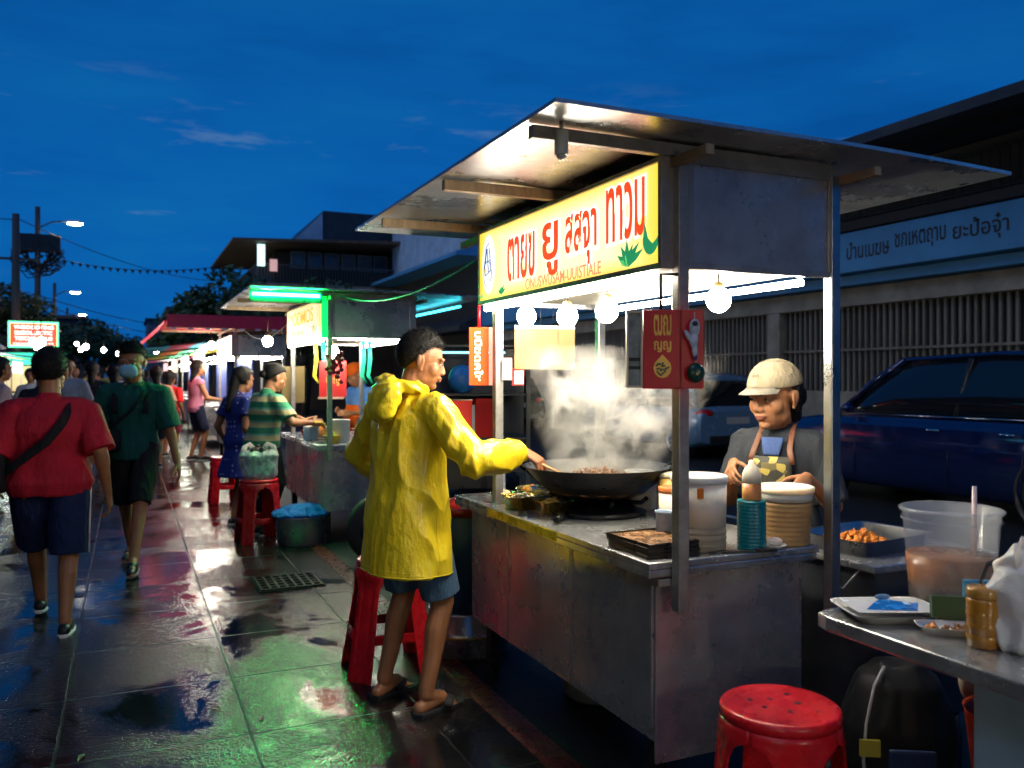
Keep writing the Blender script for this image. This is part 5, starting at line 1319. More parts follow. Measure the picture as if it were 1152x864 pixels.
for q in (-1,1):
    mb = MB(); mb.tube([M @ V(q*.052*s,.072*s,-.025*s), M @ V(q*.076*s,.03*s,-.01*s), M @ V(q*.086*s,-.015*s,.004*s)],.0007,5); mb.tube([M @ V(q*.050*s,.07*s,-.066*s), M @ V(q*.074*s,.03*s,-.045*s), M @ V(q*.086*s,-.015*s,-.02*s)],.0007,5); mb.build('ear_loop', WHITE, mko)
strap(I, -1, .275, .06, BLK, 1.0, 'bag_strap', t, .012)
bg_ = MB(); bg_.loft([(V(.17,.12,.88),V(.09,0,0),V(0,.035,0)),(V(.17,.125,.90),V(.1,0,0),V(0,.04,0)),(V(.17,.125,1.02),V(.1,0,0),V(0,.04,0)),(V(.17,.12,1.04),V(.09,0,0),V(0,.03,0))],24,5); bg_.build('waist_bag', BLK, t)
H = I['H']
for q in (-1,1):
    mb = MB(); secs = []
    for k in range(9):
        u_ = k/8; secs.append((I['pel']+V(q*(.105+.01*u_), (.066*1.03*H+.034)*math.cos(u_*1.1-.1)-.01, (.16+.125*u_-.03*u_*u_)*H), V(.022,0,0), V(0,.004,0)))
    mb.loft(secs, 8, 3); mb.build('backpack_strap', BLK, t)
mb = MB(); mb.loft([(V(0,-.17,.98),V(.13,0,0),V(0,.05,0)),(V(0,-.18,1.05),V(.15,0,0),V(0,.07,0)),(V(0,-.18,1.3),V(.14,0,0),V(0,.06,0)),(V(0,-.16,1.38),V(.09,0,0),V(0,.03,0))],24,3); mb.build('backpack', BLK, t)
lg = MB(); lg.tube([I['pel']+V(-.075+.03*math.cos(a*PI/8), .066*1.03*H+.022-.0015*a*0, .19*H+.009*math.sin(a*PI/8)) for a in range(17)],.0016,5); lg.build('chest_print', mat('mint_print',(.03,.3,.2),.6,var=0), t)
# 5 striped woman at second stall
m, nt, b = nodes('green_striped_cloth'); MATS['stripe'] = m
tc = nt.nodes.new('ShaderNodeTexCoord'); sp2 = nt.nodes.new('ShaderNodeSeparateXYZ'); nt.links.new(tc.outputs['Object'], sp2.inputs[0])
mu = nt.nodes.new('ShaderNodeMath'); mu.operation = 'MULTIPLY'; mu.inputs[1].default_value = 8.6; nt.links.new(sp2.outputs[2], mu.inputs[0])
frc = nt.nodes.new('ShaderNodeMath'); frc.operation = 'FRACT'; nt.links.new(mu.outputs[0], frc.inputs[0])
c = ramp(nt, frc.outputs[0], [(0,(.02,.22,.10)),(.45,(.5,.45,.2)),(.85,(.12,.4,.26))], 'CONSTANT'); nt.links.new(c.outputs[0], b.inputs['Base Color']); b.inputs['Roughness'].default_value = .8
STRP = m
def lw(P, PH, p):
    fw = V(math.cos(R(PH)), math.sin(R(PH)), 0); rt = V(math.sin(R(PH)), -math.cos(R(PH)), 0); d = Vector(p)-V(P[0],P[1],0); return V(d.dot(rt), d.dot(fw), d.z)
P5 = (1.12, 8.0)
t, J, M, I = person(P5, 25, 1.58, 'woman in a green and tan striped shirt reaching into the second stall', STRP, .85, -.04, BLK, 1.6, fat=1.25, hair='pony', skin=SKIN2, wR=lw(P5,25,(1.55,7.85,1.02)), wL=lw(P5,25,(1.6,8.3,1.0)), hyaw=10, hpitch=-20, voxel=.007, female=True, lean=.12, wr=(.005,9))
mb = MB(); mb.ell(M @ V(0,-.115,.0),(.04,.045,.04)); link('hair_bun', remeshed(mb,.008,1), HAIR, t)
mb = MB(); hand(mb, J['R'][2]-V(0,0,.0), (J['R'][2]-J['R'][1]), V(0,0,-1), V(-1,0,0), .98, .3, .05, fr=.0105); link('rubber_glove', remeshed(mb,.006,1), mat('yellow_rubber_glove',(.75,.5,.05),.5,var=.1), t)
m, nt, b = nodes('polka_cloth'); vv = nt.nodes.new('ShaderNodeTexVoronoi'); vv.inputs['Scale'].default_value = 22; vv.inputs['Randomness'].default_value = .3
tc = nt.nodes.new('ShaderNodeTexCoord'); nt.links.new(tc.outputs['Object'], vv.inputs[0]); c = ramp(nt, vv.outputs['Distance'], [(0,(.6,.65,.8)),(.16,(.012,.03,.22))], 'CONSTANT'); nt.links.new(c.outputs[0], b.inputs['Base Color']); b.inputs['Roughness'].default_value = .8
t, J, M, I = person((.98, 8.62), 30, 1.55, 'woman in a navy polka dot dress, half hidden by the striped shirt', m, .6, -.22, m, .6, fat=1.0, hair='long', voxel=.009, detail=False, female=True, flare=.08, hpitch=-10)
mb = MB(); mb.cap(M @ V(0,-.09,-.0), M @ V(0,-.13,-.30), .055,.03); link('ponytail', remeshed(mb,.01,1), HAIR, t)
# 6 orange cap vendor
P6 = (2.52, 9.72)
t, J, M, I = person(P6, 205, 1.62, 'vendor in an orange cap and light blue shirt bent over the second stall', cloth('sky_blue_cloth',(.12,.32,.75)), 1.5, -.05, BLK, 1.8, fat=1.2, hair='buzz', skin=SKIN2, wR=lw(P6,205,(2.2,9.6,1.05)), wL=lw(P6,205,(2.25,9.3,1.04)), hyaw=5, hpitch=-28, lean=.15, voxel=.008, wr=(.005,9))
mb = MB(); s = I['hs']
mb.ell((0,0,0),(.094*s,.11*s,.098*s),None,24,14,lambda p: V(p.x,p.y,p.z*(.2 if p.z<0 else 1)))
for v in mb.bm.verts: v.co = M @ (v.co+V(0,-.012*s,.04*s))
ORG = cloth('orange_cloth',(.85,.14,.01)); mb.build('cap', ORG, t)
mb = MB(); mb.loft([(V(0,.17,.80),V(.15,0,0),V(0,.02,0)),(V(0,.20,1.0),V(.15,0,0),V(0,.02,0)),(V(0,.19,1.12),V(.10,0,0),V(0,.02,0))],20,3); mb.build('apron', ORG, t)

# background crowd: distinct people first, then far figures
def walker(x, y, phi, H, label, colt, colp, hair='short', plen=.95, fat=1.0, voxel=.012, sleeve=.9, bag=None, step=.18, hem=-.03, flare=0, lean=0, wR=None, wL=None, hp=0, female=False, skin=SKIN):
    ct = colt if not isinstance(colt, tuple) else cloth('cloth_%d_%d_%d' % tuple(int(q*99) for q in colt), colt, bump=0)
    cp = colp if not isinstance(colp, tuple) else cloth('cloth_%d_%d_%d' % tuple(int(q*99) for q in colp), colp, bump=0)
    t, J, M, I = person((x, y), phi, H, label, ct, sleeve, hem, cp, plen, fat=fat, hair=hair, voxel=voxel, detail=False, wr=(.004, 8), fR=(.07, step, 0), fL=(-.07, -step, .01), flare=flare, lean=lean, wR=wR, wL=wL, hpitch=hp, female=female, group='people farther down the street', cloth_voxel=voxel*1.2, skin=skin)
    if hair == 'long':
        mb = MB(); s = I['s']; mb.cap(M @ V(0,-.05,.02), M @ V(0,-.095,-.22), .075*s,.05*s); mb.ell(M @ V(0,-.05,-.02),(.085*s,.07*s,.10*s)); link('long_hair', remeshed(mb,.012,1), HAIR, t)
    if bag:
        mb = MB(); mb.loft([(V(0,-.16,.54*H),V(.11,0,0),V(0,.05,0)),(V(0,-.19,.6*H),V(.14,0,0),V(0,.08,0)),(V(0,-.19,.74*H),V(.13,0,0),V(0,.07,0)),(V(0,-.16,.79*H),V(.08,0,0),V(0,.03,0))],18,3); mb.build('backpack', cloth('bag_%d_%d_%d' % tuple(int(q*99) for q in bag), bag), t)
    return t
walker(1.08, 15.6, 20, 1.74, 'woman in a pink sleeveless top and dark skirt at the third stall', (.75,.28,.42), (.02,.025,.06), hair='long', sleeve=.15, step=.06, plen=.9, wR=V(.2,.35,1.05), wL=V(-.2,.35,1.05), female=True, voxel=.01, skin=SKIN2)
walker(.70, 16.6, 60, 1.55, 'person in a bright red shirt next to the pink top woman', (.75,.02,.02), (.3,.05,.08), hair='long', fat=1.15, step=.04)
walker(.42, 14.6, 100, 1.62, 'dark haired person in a peach top just right of the masked man', (.6,.3,.2), (.04,.04,.05), hair='long', fat=1.1, step=.1)
walker(-1.30, 10.9, 30, 1.66, 'woman in a pale dusty pink top at the far left with a dark ponytail', (.42,.3,.3), (.05,.05,.06), hair='long', fat=1.1, female=True)
walker(-1.42, 10.0, 60, 1.52, 'person in a pale teal shirt cut by the left edge of the picture', (.2,.4,.45), (.03,.04,.06), fat=1.2)
walker(-1.02, 12.6, 80, 1.58, 'dark figure in a black hooded top right behind the red shirt', (.015,.018,.025), (.02,.02,.03), fat=1.2, hair='short')
walker(-.18, 14.2, 95, 1.62, 'woman with a blue backpack and pale skirt walking away', (.45,.5,.6), (.22,.35,.48), hair='long', plen=1.3, bag=(.02,.16,.6), female=True, step=.12)
walker(-.52, 15.5, 85, 1.70, 'person in a black top and pink scarf near the blue backpack', (.02,.02,.025), (.02,.02,.03), hair='long', fat=1.1)
walker(-.75, 13.3, -95, 1.74, 'person in grey holding a phone up beside the red shirted man', (.3,.33,.4), (.03,.03,.05), wR=V(.12,.3,1.45))
walker(.05, 17.4, 80, 1.68, 'man in a white shirt walking ahead of the masked man', (.6,.62,.68), (.05,.06,.1), fat=1.1)
walker(.16, 15.2, 105, 1.62, 'person in a dusky orange top close behind the masked man', (.35,.1,.06), (.03,.03,.04), hair='long')
rnd = random.Random(12)
cols = [('white',(.6,.6,.62)),('black',(.02,.02,.025)),('mustard',(.5,.3,.05)),('lilac',(.35,.25,.5)),('olive',(.12,.14,.05)),('maroon',(.2,.02,.04)),('sky blue',(.2,.4,.65)),('salmon',(.6,.25,.2)),('grey',(.25,.26,.28)),('teal',(.03,.25,.25)),('beige',(.5,.42,.3)),('navy',(.02,.04,.15)),('coral',(.65,.15,.1)),('mint',(.3,.6,.45))]
cols += [('brick red',(.4,.06,.03)),('lemon',(.7,.6,.1)),('violet',(.2,.05,.35)),('cream',(.65,.58,.45)),('slate',(.1,.13,.17)),('rose',(.6,.2,.3)),('turquoise',(.05,.45,.45)),('khaki',(.3,.25,.12)),('orange',(.75,.2,.02)),('bottle green',(.01,.12,.06))]
for i, (nm_, c_) in enumerate(cols):
    d = 18+i*.8; x = -2.0-.02*i+2.9*((i*.618+.13) % 1)
    walker(x, d, rnd.choice((88, 95, -85, -92, 70)), rnd.uniform(1.55,1.76), 'far person in a %s top among the crowd at the end of the street' % nm_, c_, (.03,.035,.06), hair=rnd.choice(('short','long')), fat=rnd.uniform(.95,1.2), voxel=.02)
# ------------------------------------------------------------------ plastic stools
def stool(x, y, rz, h, rt_, rb, label, m=RED):
    t = thing('plastic_stool', (x, y, 0), label, 'stool', R(rz), 'red plastic stools')
    def rad(z):
        u_ = 1-z/h
        return rt_*.985+(rb-rt_)*u_**1.15 + .004*math.exp(-((z-(h-.075))/.012)**2)
    mb = MB(); mb.lathe([(.004,h-.0035),(rt_*.5,h-.0035),(rt_*.86,h-.0015),(rt_*.94,h+.001),(rt_*.985,h-.004),(rt_*1.0,h-.013),(rt_*1.0,h-.03),(rt_*.96,h-.031),(rt_*.95,h-.016),(.004,h-.012)], seg=64, cap=False); mb.build('seat', m, t)
    rnd = random.Random(int(x*50))
    for k in range(8):
        a = k*PI/4+.3; q = rt_*(.33 if k % 2 else .58)*rnd.uniform(.85,1.15); MB().cyl((q*math.cos(a),q*math.sin(a),h-.008),(q*math.cos(a),q*math.sin(a),h-.0028),.0085*rnd.uniform(.7,1.2),seg=10).build('hole', BLACK, t)
    na, nz = 24, 30
    for k in range(4):
        a0 = k*PI/2+PI/4; mb = MB(); bm = mb.bm; grid = []
        for j in range(nz+1):
            z = (h-.03)*(1-j/nz); row = []
            for i in range(na+1):
                th = (i/na-.5)*PI/2                       # -45..45 deg
                row.append((th, z))
            grid.append(row)
        # leg half width as an angle at each height; skirt closed above the arch
        def half(z):
            zt = h*.875
            if z > zt: return PI/4
            u_ = (zt-z)/(h*.16)
            w_ = R(21)-R(5)*(1-z/zt)
            return PI/4-(PI/4-w_)*math.sqrt(max(0,1-(1-min(1,u_))**2))
        vs = []
        for row in grid:
            r_ = []
            for th, z in row:
                hw_ = half(z); t2 = th/(PI/4)*hw_
                panel = .006*max(0,min(1,(.62-abs(th/(PI/4)))/.12))*max(0,min(1,(h*.87-z)/.02))
                rr_ = rad(z)-panel
                r_.append(bm.verts.new((rr_*math.cos(a0+t2), rr_*math.sin(a0+t2), z)))
            vs.append(r_)
        for j in range(nz):
            for i in range(na):
                f = bm.faces.new((vs[j][i], vs[j][i+1], vs[j+1][i+1], vs[j+1][i])); f.smooth = True
        o = mb.build('leg', m, t); so_ = o.modifiers.new('solid', 'SOLIDIFY'); so_.thickness = .006; so_.offset = -1
    zb = h*.36; rr_ = rad(zb)
    for k in range(4):
        a0, a1 = k*PI/2+PI/4, (k+1)*PI/2+PI/4; n_ = V(math.cos((a0+a1)/2),math.sin((a0+a1)/2),0)
        p0 = V(math.cos(a0+.30)*rr_*.975, math.sin(a0+.30)*rr_*.975, zb); p1 = V(math.cos(a1-.30)*rr_*.975, math.sin(a1-.30)*rr_*.975, zb)
        MB().loft([(p_, V(0,0,.024), n_*.006) for p_ in (p0,p1)],12,5).build('stretcher', m, t)
    return t
stool(1.66,1.86,20,.52,.165,.215,'red stool in the foreground with a round holed seat, beside the near cart')
stool(1.17,4.07,-6,.55,.155,.25,'red stool standing behind the man in the yellow raincoat')
stool(1.05,8.05-.35,10,.55,.165,.22,'red stool holding a clear plastic bag, by the striped shirt woman')
stool(1.02,10.3,5,.52,.155,.2,'farthest red stool, half hidden behind the stool with the bag')
# clear bag on the stool
PB = mat('cloudy_plastic_bag', (.6,.62,.62), .25, var=.2, trans=.35, bump=.5, bscale=18, alpha=.75)
t = thing('plastic_bag', (1.05,7.70,.552), 'cloudy plastic bag full of dark things on a red stool', 'bag')
mb = MB(); mb.loft([(V(0,0,0),V(.12,0,0),V(0,.10,0)),(V(0,0,.03),V(.15,0,0),V(0,.13,0)),(V(0,0,.15),V(.16,0,0),V(0,.13,0)),(V(0,0,.21),V(.17,0,0),V(0,.14,0)),(V(0,0,.24),V(.13,0,0),V(0,.1,0))],28,3)
me = remeshed(mb,.012,1); wrinkle(me,.012,14,3); link('bag', me, PB, t)
mb = heap(0,0,.2,.11,.09,.09,40,.03,4); mb.build('dark_bundles', mat('dark_bundle',(.03,.02,.02),.5,var=.6,vscale=20), t)
for q in (-1,1):
    mb = MB(); flat_tube(mb,[V(.02*q,0,.22),V(.08*q,.02,.30),V(.12*q,.0,.27),V(.15*q,-.02,.22)],[.03,.02,.025,.012],[.003]*4,(0,1,0)); mb.build('bag_handle', MATS['thin_plastic_glove'], t)

# blue drum on its pot, by the far end of the near stall
t = thing('blue_drum', (1.64,4.20,.235), 'blue drum with red rim standing on a steel pot', 'drum')
DB = mat('blue_drum_plastic', (.01,.07,.17), .4, var=.2, vscale=4)
MB().lathe([(.19,0),(.205,.02),(.21,.28),(.212,.52),(.205,.525),(.20,.50),(.01,.49)],seg=44).build('drum_body', DB, t)
MB().lathe([(.214,.49),(.222,.495),(.222,.53),(.212,.535),(.208,.53),(.208,.495)],seg=44).build('rim', mat('dark_red_plastic',(.25,.01,.015),.4,var=.1), t)
for k,(a,c_) in enumerate(((2.6,(.6,.02,.02)),(3.2,(.6,.35,.3)),(3.9,(.5,.52,.55)))):
    mb = MB(); p = V(.11*math.cos(a+1.2),.11*math.sin(a+1.2),.505); mb.ell(p+V(0,0,.03),(.06,.05,.045)); mb.build('bag_content', mat('content%d'%k,c_,.5,var=.2), t)
t = thing('steel_pot', (1.64,4.20,0), 'wide steel pot on the ground under the blue drum', 'pot')
MB().lathe([(.19,0),(.215,.01),(.225,.11),(.232,.118),(.222,.125),(.215,.135),(.212,.225),(.205,.232),(.01,.232)],seg=44).build('pot_body', STEEL_D, t)
MB().lathe([(.2335,.112),(.237,.118),(.2335,.124)],seg=44,cap=False).build('brass_band', BRS, t)
# basin under second stall
t = thing('metal_basin', (1.36,7.45,0), 'round metal basin on the ground with a blue cloth over it', 'basin')
MB().lathe([(.15,0),(.19,.01),(.21,.24),(.22,.25),(.2,.245),(.17,.02),(.01,.02)],seg=36).build('basin', STEEL_D, t)
t = thing('blue_cloth', (1.36,7.45,.25), 'crumpled blue cloth on the metal basin', 'cloth')
mb = MB(); mb.loft([(V(0,0,0),V(.23,0,0),V(0,.2,0)),(V(0,0,.02),V(.24,0,0),V(0,.21,0)),(V(.03,0,.07),V(.15,0,0),V(0,.13,0)),(V(.03,0,.09),V(.05,0,0),V(0,.04,0))],28,2.5)
me = remeshed(mb,.012,1); wrinkle(me,.02,12,5,(1,1,1)); link('cloth', me, cloth('royal_blue_cloth',(.02,.12,.5)), t)

# motor scooter handle and wheel behind raincoat man (dark machine between the stalls)
t = thing('motor_scooter', (2.4,6.55,0), 'dark motor scooter parked between the first two stalls', 'motor scooter', R(96))
for yy in (-.62,.62):
    MB().lathe([(.17,-.045),(.24,-.04),(.26,0),(.24,.04),(.17,.045)],seg=30,cap=False,M=Matrix.Translation((0,yy,.262)) @ Matrix.Rotation(PI/2,4,'Y')).build('wheel', BLACKR, t)
mb = MB(); mb.loft([(V(0,-.75,.42),V(.06,0,0),V(0,0,.05)),(V(0,-.5,.6),V(.13,0,0),V(0,0,.14)),(V(0,-.1,.6),V(.14,0,0),V(0,0,.14)),(V(0,.1,.42),V(.12,0,0),V(0,0,.08)),(V(0,.45,.38),V(.11,0,0),V(0,0,.06))],20,3); mb.build('body_panel', mat('dark_scooter_paint',(.02,.02,.025),.25,var=.1,coat=.5), t)
mb = MB(); mb.loft([(V(0,.42,.4),V(.12,0,0),V(0,.05,0)),(V(0,.5,.75),V(.15,0,0),V(0,.05,0)),(V(0,.42,1.0),V(.1,0,0),V(0,.06,0))],20,3); mb.build('front_shield', MATS['dark_scooter_paint'], t)
MB().tube([(-.33,.34,1.02),(-.12,.42,1.04),(.12,.42,1.04),(.33,.34,1.02)],.015).build('handlebar', STEEL_F, t)
MB().loft([(V(0,-.62,.76),V(.1,0,0),V(0,0,.03)),(V(0,-.3,.78),V(.14,0,0),V(0,0,.05)),(V(0,.02,.74),V(.1,0,0),V(0,0,.03))],20,3).build('seat', BLACKR, t)
MB().ell((0,.53,.92),(.09,.05,.07)).build('headlight', mat('clear_lens', (.7,.7,.7), .1, var=0), t)
for q in (-1,1): MB().ell((q*.3,.36,1.17),(.06,.015,.045)).build('mirror', BLACK, t)
# storage rack behind the far end of the near stall
t = thing('storage_rack', (2.02,5.0,0), 'dark storage rack with blue bags and red box between the stalls', 'rack', R(-18))
FR = mat('dark_frame', (.05,.055,.06), .5, .6, var=.2)
for x in (-.3,.3):
    for y in (-.16,.16): MB().box(x-.012,x+.012,y-.012,y+.012,0,1.64).build('upright', FR, t)
for z in (.5,.85,1.05,1.32,1.62): MB().box(-.3,.3,-.16,.16,z,z+.012).build('shelf', FR, t)
MB().box(-.29,.29,.145,.15,1.07,1.61).build('back_sheet', mat('dark_blue_tarp',(.01,.02,.05),.5,var=.4,vscale=6), t)
MB().cyl((-.28,-.14,1.585),(.16,-.14,1.585),.007).build('blue_tube_light', emitter('blue_white_tube',(.25,.75,1),2.2), t)
t2 = thing('blue_bag', (1.90,4.96,1.332), 'rounded blue bag on the upper rack shelf', 'bag'); MB().ell((0,0,.09),(.09,.07,.09)).build('bag', mat('blue_bag_plastic',(.02,.16,.55),.4,var=.15,bump=.3,bscale=20), t2)
t2 = thing('red_box', (2.0,4.94,1.062), 'bright red box on the rack, under the shelf with the blue bag', 'box'); MB().box(-.04,.07,-.06,.06,0,.24).build('box_side', mat('red_card',(.6,.01,.01),.5,var=.1), t2,.003); MB().box(-.09,-.041,-.05,.05,0,.2).build('white_label', mat('white_card',(.6,.6,.6),.6,var=.1), t2,.003)
t2 = thing('blue_bag', (1.95,4.93,.862), 'lumpy blue bag on the rack below the red box', 'bag'); mb = MB(); mb.ell((-.07,0,.07),(.09,.08,.07)); mb.ell((.08,0,.08),(.09,.08,.08)); me = remeshed(mb,.012,1); wrinkle(me,.008,20,1); link('bag', me, MATS['blue_bag_plastic'], t2)
t = thing('folding_chair', (1.80,4.55,0), 'white tubed folding chair behind the far end of the near counter', 'chair', R(-20))
for q in (-.19,.19):
    MB().tube([(q,-.22,.01),(q,.0,.5),(q,.14,1.0)],.011).build('leg', WHITE, t); MB().tube([(q,.24,.01),(q,.0,.5),(q,-.2,.5)],.011).build('leg', WHITE, t)
MB().box(-.19,.19,-.2,.16,.49,.515).build('seat', BLACK, t,.004); MB().box(-.19,.19,.1,.12,.78,1.0).build('backrest', BLACK, t,.004)
# dark shop front fabric wall behind: awning poles
# ------------------------------------------------------------------ goods on stall two / three
def goods(y0, L, seed, prefix, x0=1.55, x1=2.25, n=14):
    rnd = random.Random(seed)
    names = ['food bowl','food box','food bag']
    colsg = [('white',(.75,.73,.68)),('yellow',(.8,.5,.05)),('cream',(.75,.6,.35)),('green',(.05,.35,.15)),('orange',(.8,.25,.03)),('red',(.6,.03,.03)),('pale blue',(.3,.5,.7))]
    for i in range(n):
        x = rnd.uniform(x0, x1); y = y0+.12+(L-.3)*(i+.5)/n; nm_, c_ = colsg[(i*3+seed) % len(colsg)]; kind = i % 3
        pos_ = ['near corner','near end','near side','front edge','middle','centre','inner side','back edge','far side','far middle','far end','far corner','far edge','very end'][i % 14]
        r = rnd.uniform(.05,.085); h = rnd.uniform(.06,.14)
        m_ = mat('goods_'+nm_.replace(' ','_'), c_, .45, var=.15)
        if kind == 0:
            t = thing('food_bowl', (x,y,.8535), '%s bowl of food at the %s of the %s' % (nm_, pos_, prefix), 'bowl', 0, 'goods on the far stalls')
            MB().lathe([(r*.6,0),(r,h*.6),(r*1.05,h*.6),(r*.9,h*.58),(.01,h*.3)],seg=20).build('bowl', m_, t); q = heap(0,0,h*.4,r*.8,r*.8,h*.6,20,.02,i).build('food', mat('goods_food%d'%(i%3), [(.6,.35,.1),(.7,.55,.3),(.25,.35,.08)][i%3], .5, var=.4, vscale=40), t); q['kind']='stuff'
        elif kind == 1:
            t = thing('food_box', (x,y,.8535), '%s box at the %s of the %s' % (nm_, pos_, prefix), 'box', R(rnd.uniform(-30,30)), 'goods on the far stalls')
            MB().box(-r,r,-r*.7,r*.7,0,h).build('box', m_, t,.004); MB().box(-r*1.04,r*1.04,-r*.74,r*.74,h+.001,h+.012).build('lid', WHITE, t,.002)
        else:
            t = thing('food_bag', (x,y,.8535), '%s bag lying at the %s of the %s' % (nm_, pos_, prefix), 'bag', 0, 'goods on the far stalls')
            mb = MB(); mb.ell((0,0,h*.42),(r*1.2,r,h*.45)); mb.ell((r*.5,0,h*.7),(r*.5,r*.4,h*.35)); me = remeshed(mb,.014,1); wrinkle(me,.008,25,i); link('bag', me, m_, t)
goods(7.3,1.95,1,'second stall counter'); goods(14.2,2.6,4,'third stall counter', n=12)
t = thing('white_pot', (1.72,7.55,.8535), 'white plastic tub at the near corner of the second stall', 'tub'); MB().lathe([(.085,0),(.09,.005),(.095,.2),(.1,.205),(.09,.2),(.085,.02),(.01,.015)],seg=32).build('tub_body', WHITE, t)
MB().lathe([(.088,.16),(.084,.155),(.01,.16)],seg=24).build('contents', mat('dark_bundle',(.03,.02,.02)), t)
t = thing('glass_tray', (1.60,7.72,.8535), 'low glass case on the edge of the second stall counter', 'glass case')
MB().box(-.07,.07,-.2,.2,.0,.012).build('base', STEEL_D, t); 
GLS = mat('clear_glass',(.9,.95,.95),.05,var=0,trans=.95)
for q in ((-.07,-.066,-.2,.2),(.066,.07,-.2,.2),(-.066,.066,-.2,-.196),(-.066,.066,.196,.2)): MB().box(q[0],q[1],q[2],q[3],.0125,.12).build('glass_panel', GLS, t)
bulb(1.66,7.55,1.66,'round bulb at the near corner of the second stall', .055)
t = thing('yellow_board', (1.58,9.05,1.36), 'plain yellow board hung at the far post of the second stall', 'board', R(-25)); MB().box(-.12,.12,-.006,.006,-.19,.19).build('board', CARD, t,.002)
for q in (-.08,.08): MB().cyl((q,0,.19),(q,0,.42),.002,seg=5).build('string', BLACK, t)
t = thing('red_banner', (1.68,7.62,1.42), 'dark red banner with gold marks hanging in the second stall', 'banner', R(-22)); MB().box(-.12,.12,-.006,.006,-.16,.16).build('cloth', mat('red_cloth', (.5,.02,.02)), t)
text('lettering','ฒญ',.1,GOLD,t,(0,-.0075,-.02),(1,0,0),width=.12,height=.08,extrude=.001); MB().box(-.13,.1,-.02,.02,-.18,-.162).build('rail', mat('cream_frame',(.6,.45,.35)), t); MB().cyl((0,0,.16),(0,0,.36),.002,seg=5).build('string', BLACK, t)
for k,(x,y,c_,nm_) in enumerate(((1.62,8.1,(.75,.65,.05),'yellow'),(1.66,7.95,(.02,.5,.45),'teal'),(1.70,7.85,(.1,.6,.6),'pale turquoise'),(1.95,7.6,(.02,.6,.3),'green'),(2.02,7.65,(.02,.5,.3),'darker green'))):
    t = thing('hanging_ribbon', (x,y,1.5), '%s plastic strip hanging inside the second stall' % nm_, 'ribbon', R(-20+k*6), 'ribbons hanging in the second stall')
    mb = MB(); flat_tube(mb,[V(0,0,.29),V(.01,0,.1),V(-.01,.0,-.05),V(.03,0,-.12)],[.016,.02,.018,.01],[.0015]*4,(0,1,0)); mb.build('strip', mat('ribbon_'+nm_.replace(' ','_'),c_,.4,var=.1), t)
t = thing('red_charm', (1.60,7.225,1.52), 'dark red flower charm tied on the near post of the second stall', 'ornament'); mb = MB()
rnd = random.Random(2)
for k in range(24): mb.ell((rnd.uniform(-.07,.07),-.01+rnd.uniform(-.02,.01),rnd.uniform(-.14,.13)),(.022,.012,.02),Euler((0,rnd.uniform(0,3),0)).to_matrix(),8,5)
mb.build('petals', mat('dark_red_petal',(.3,.015,.03),.6,var=.5,vscale=30), t)

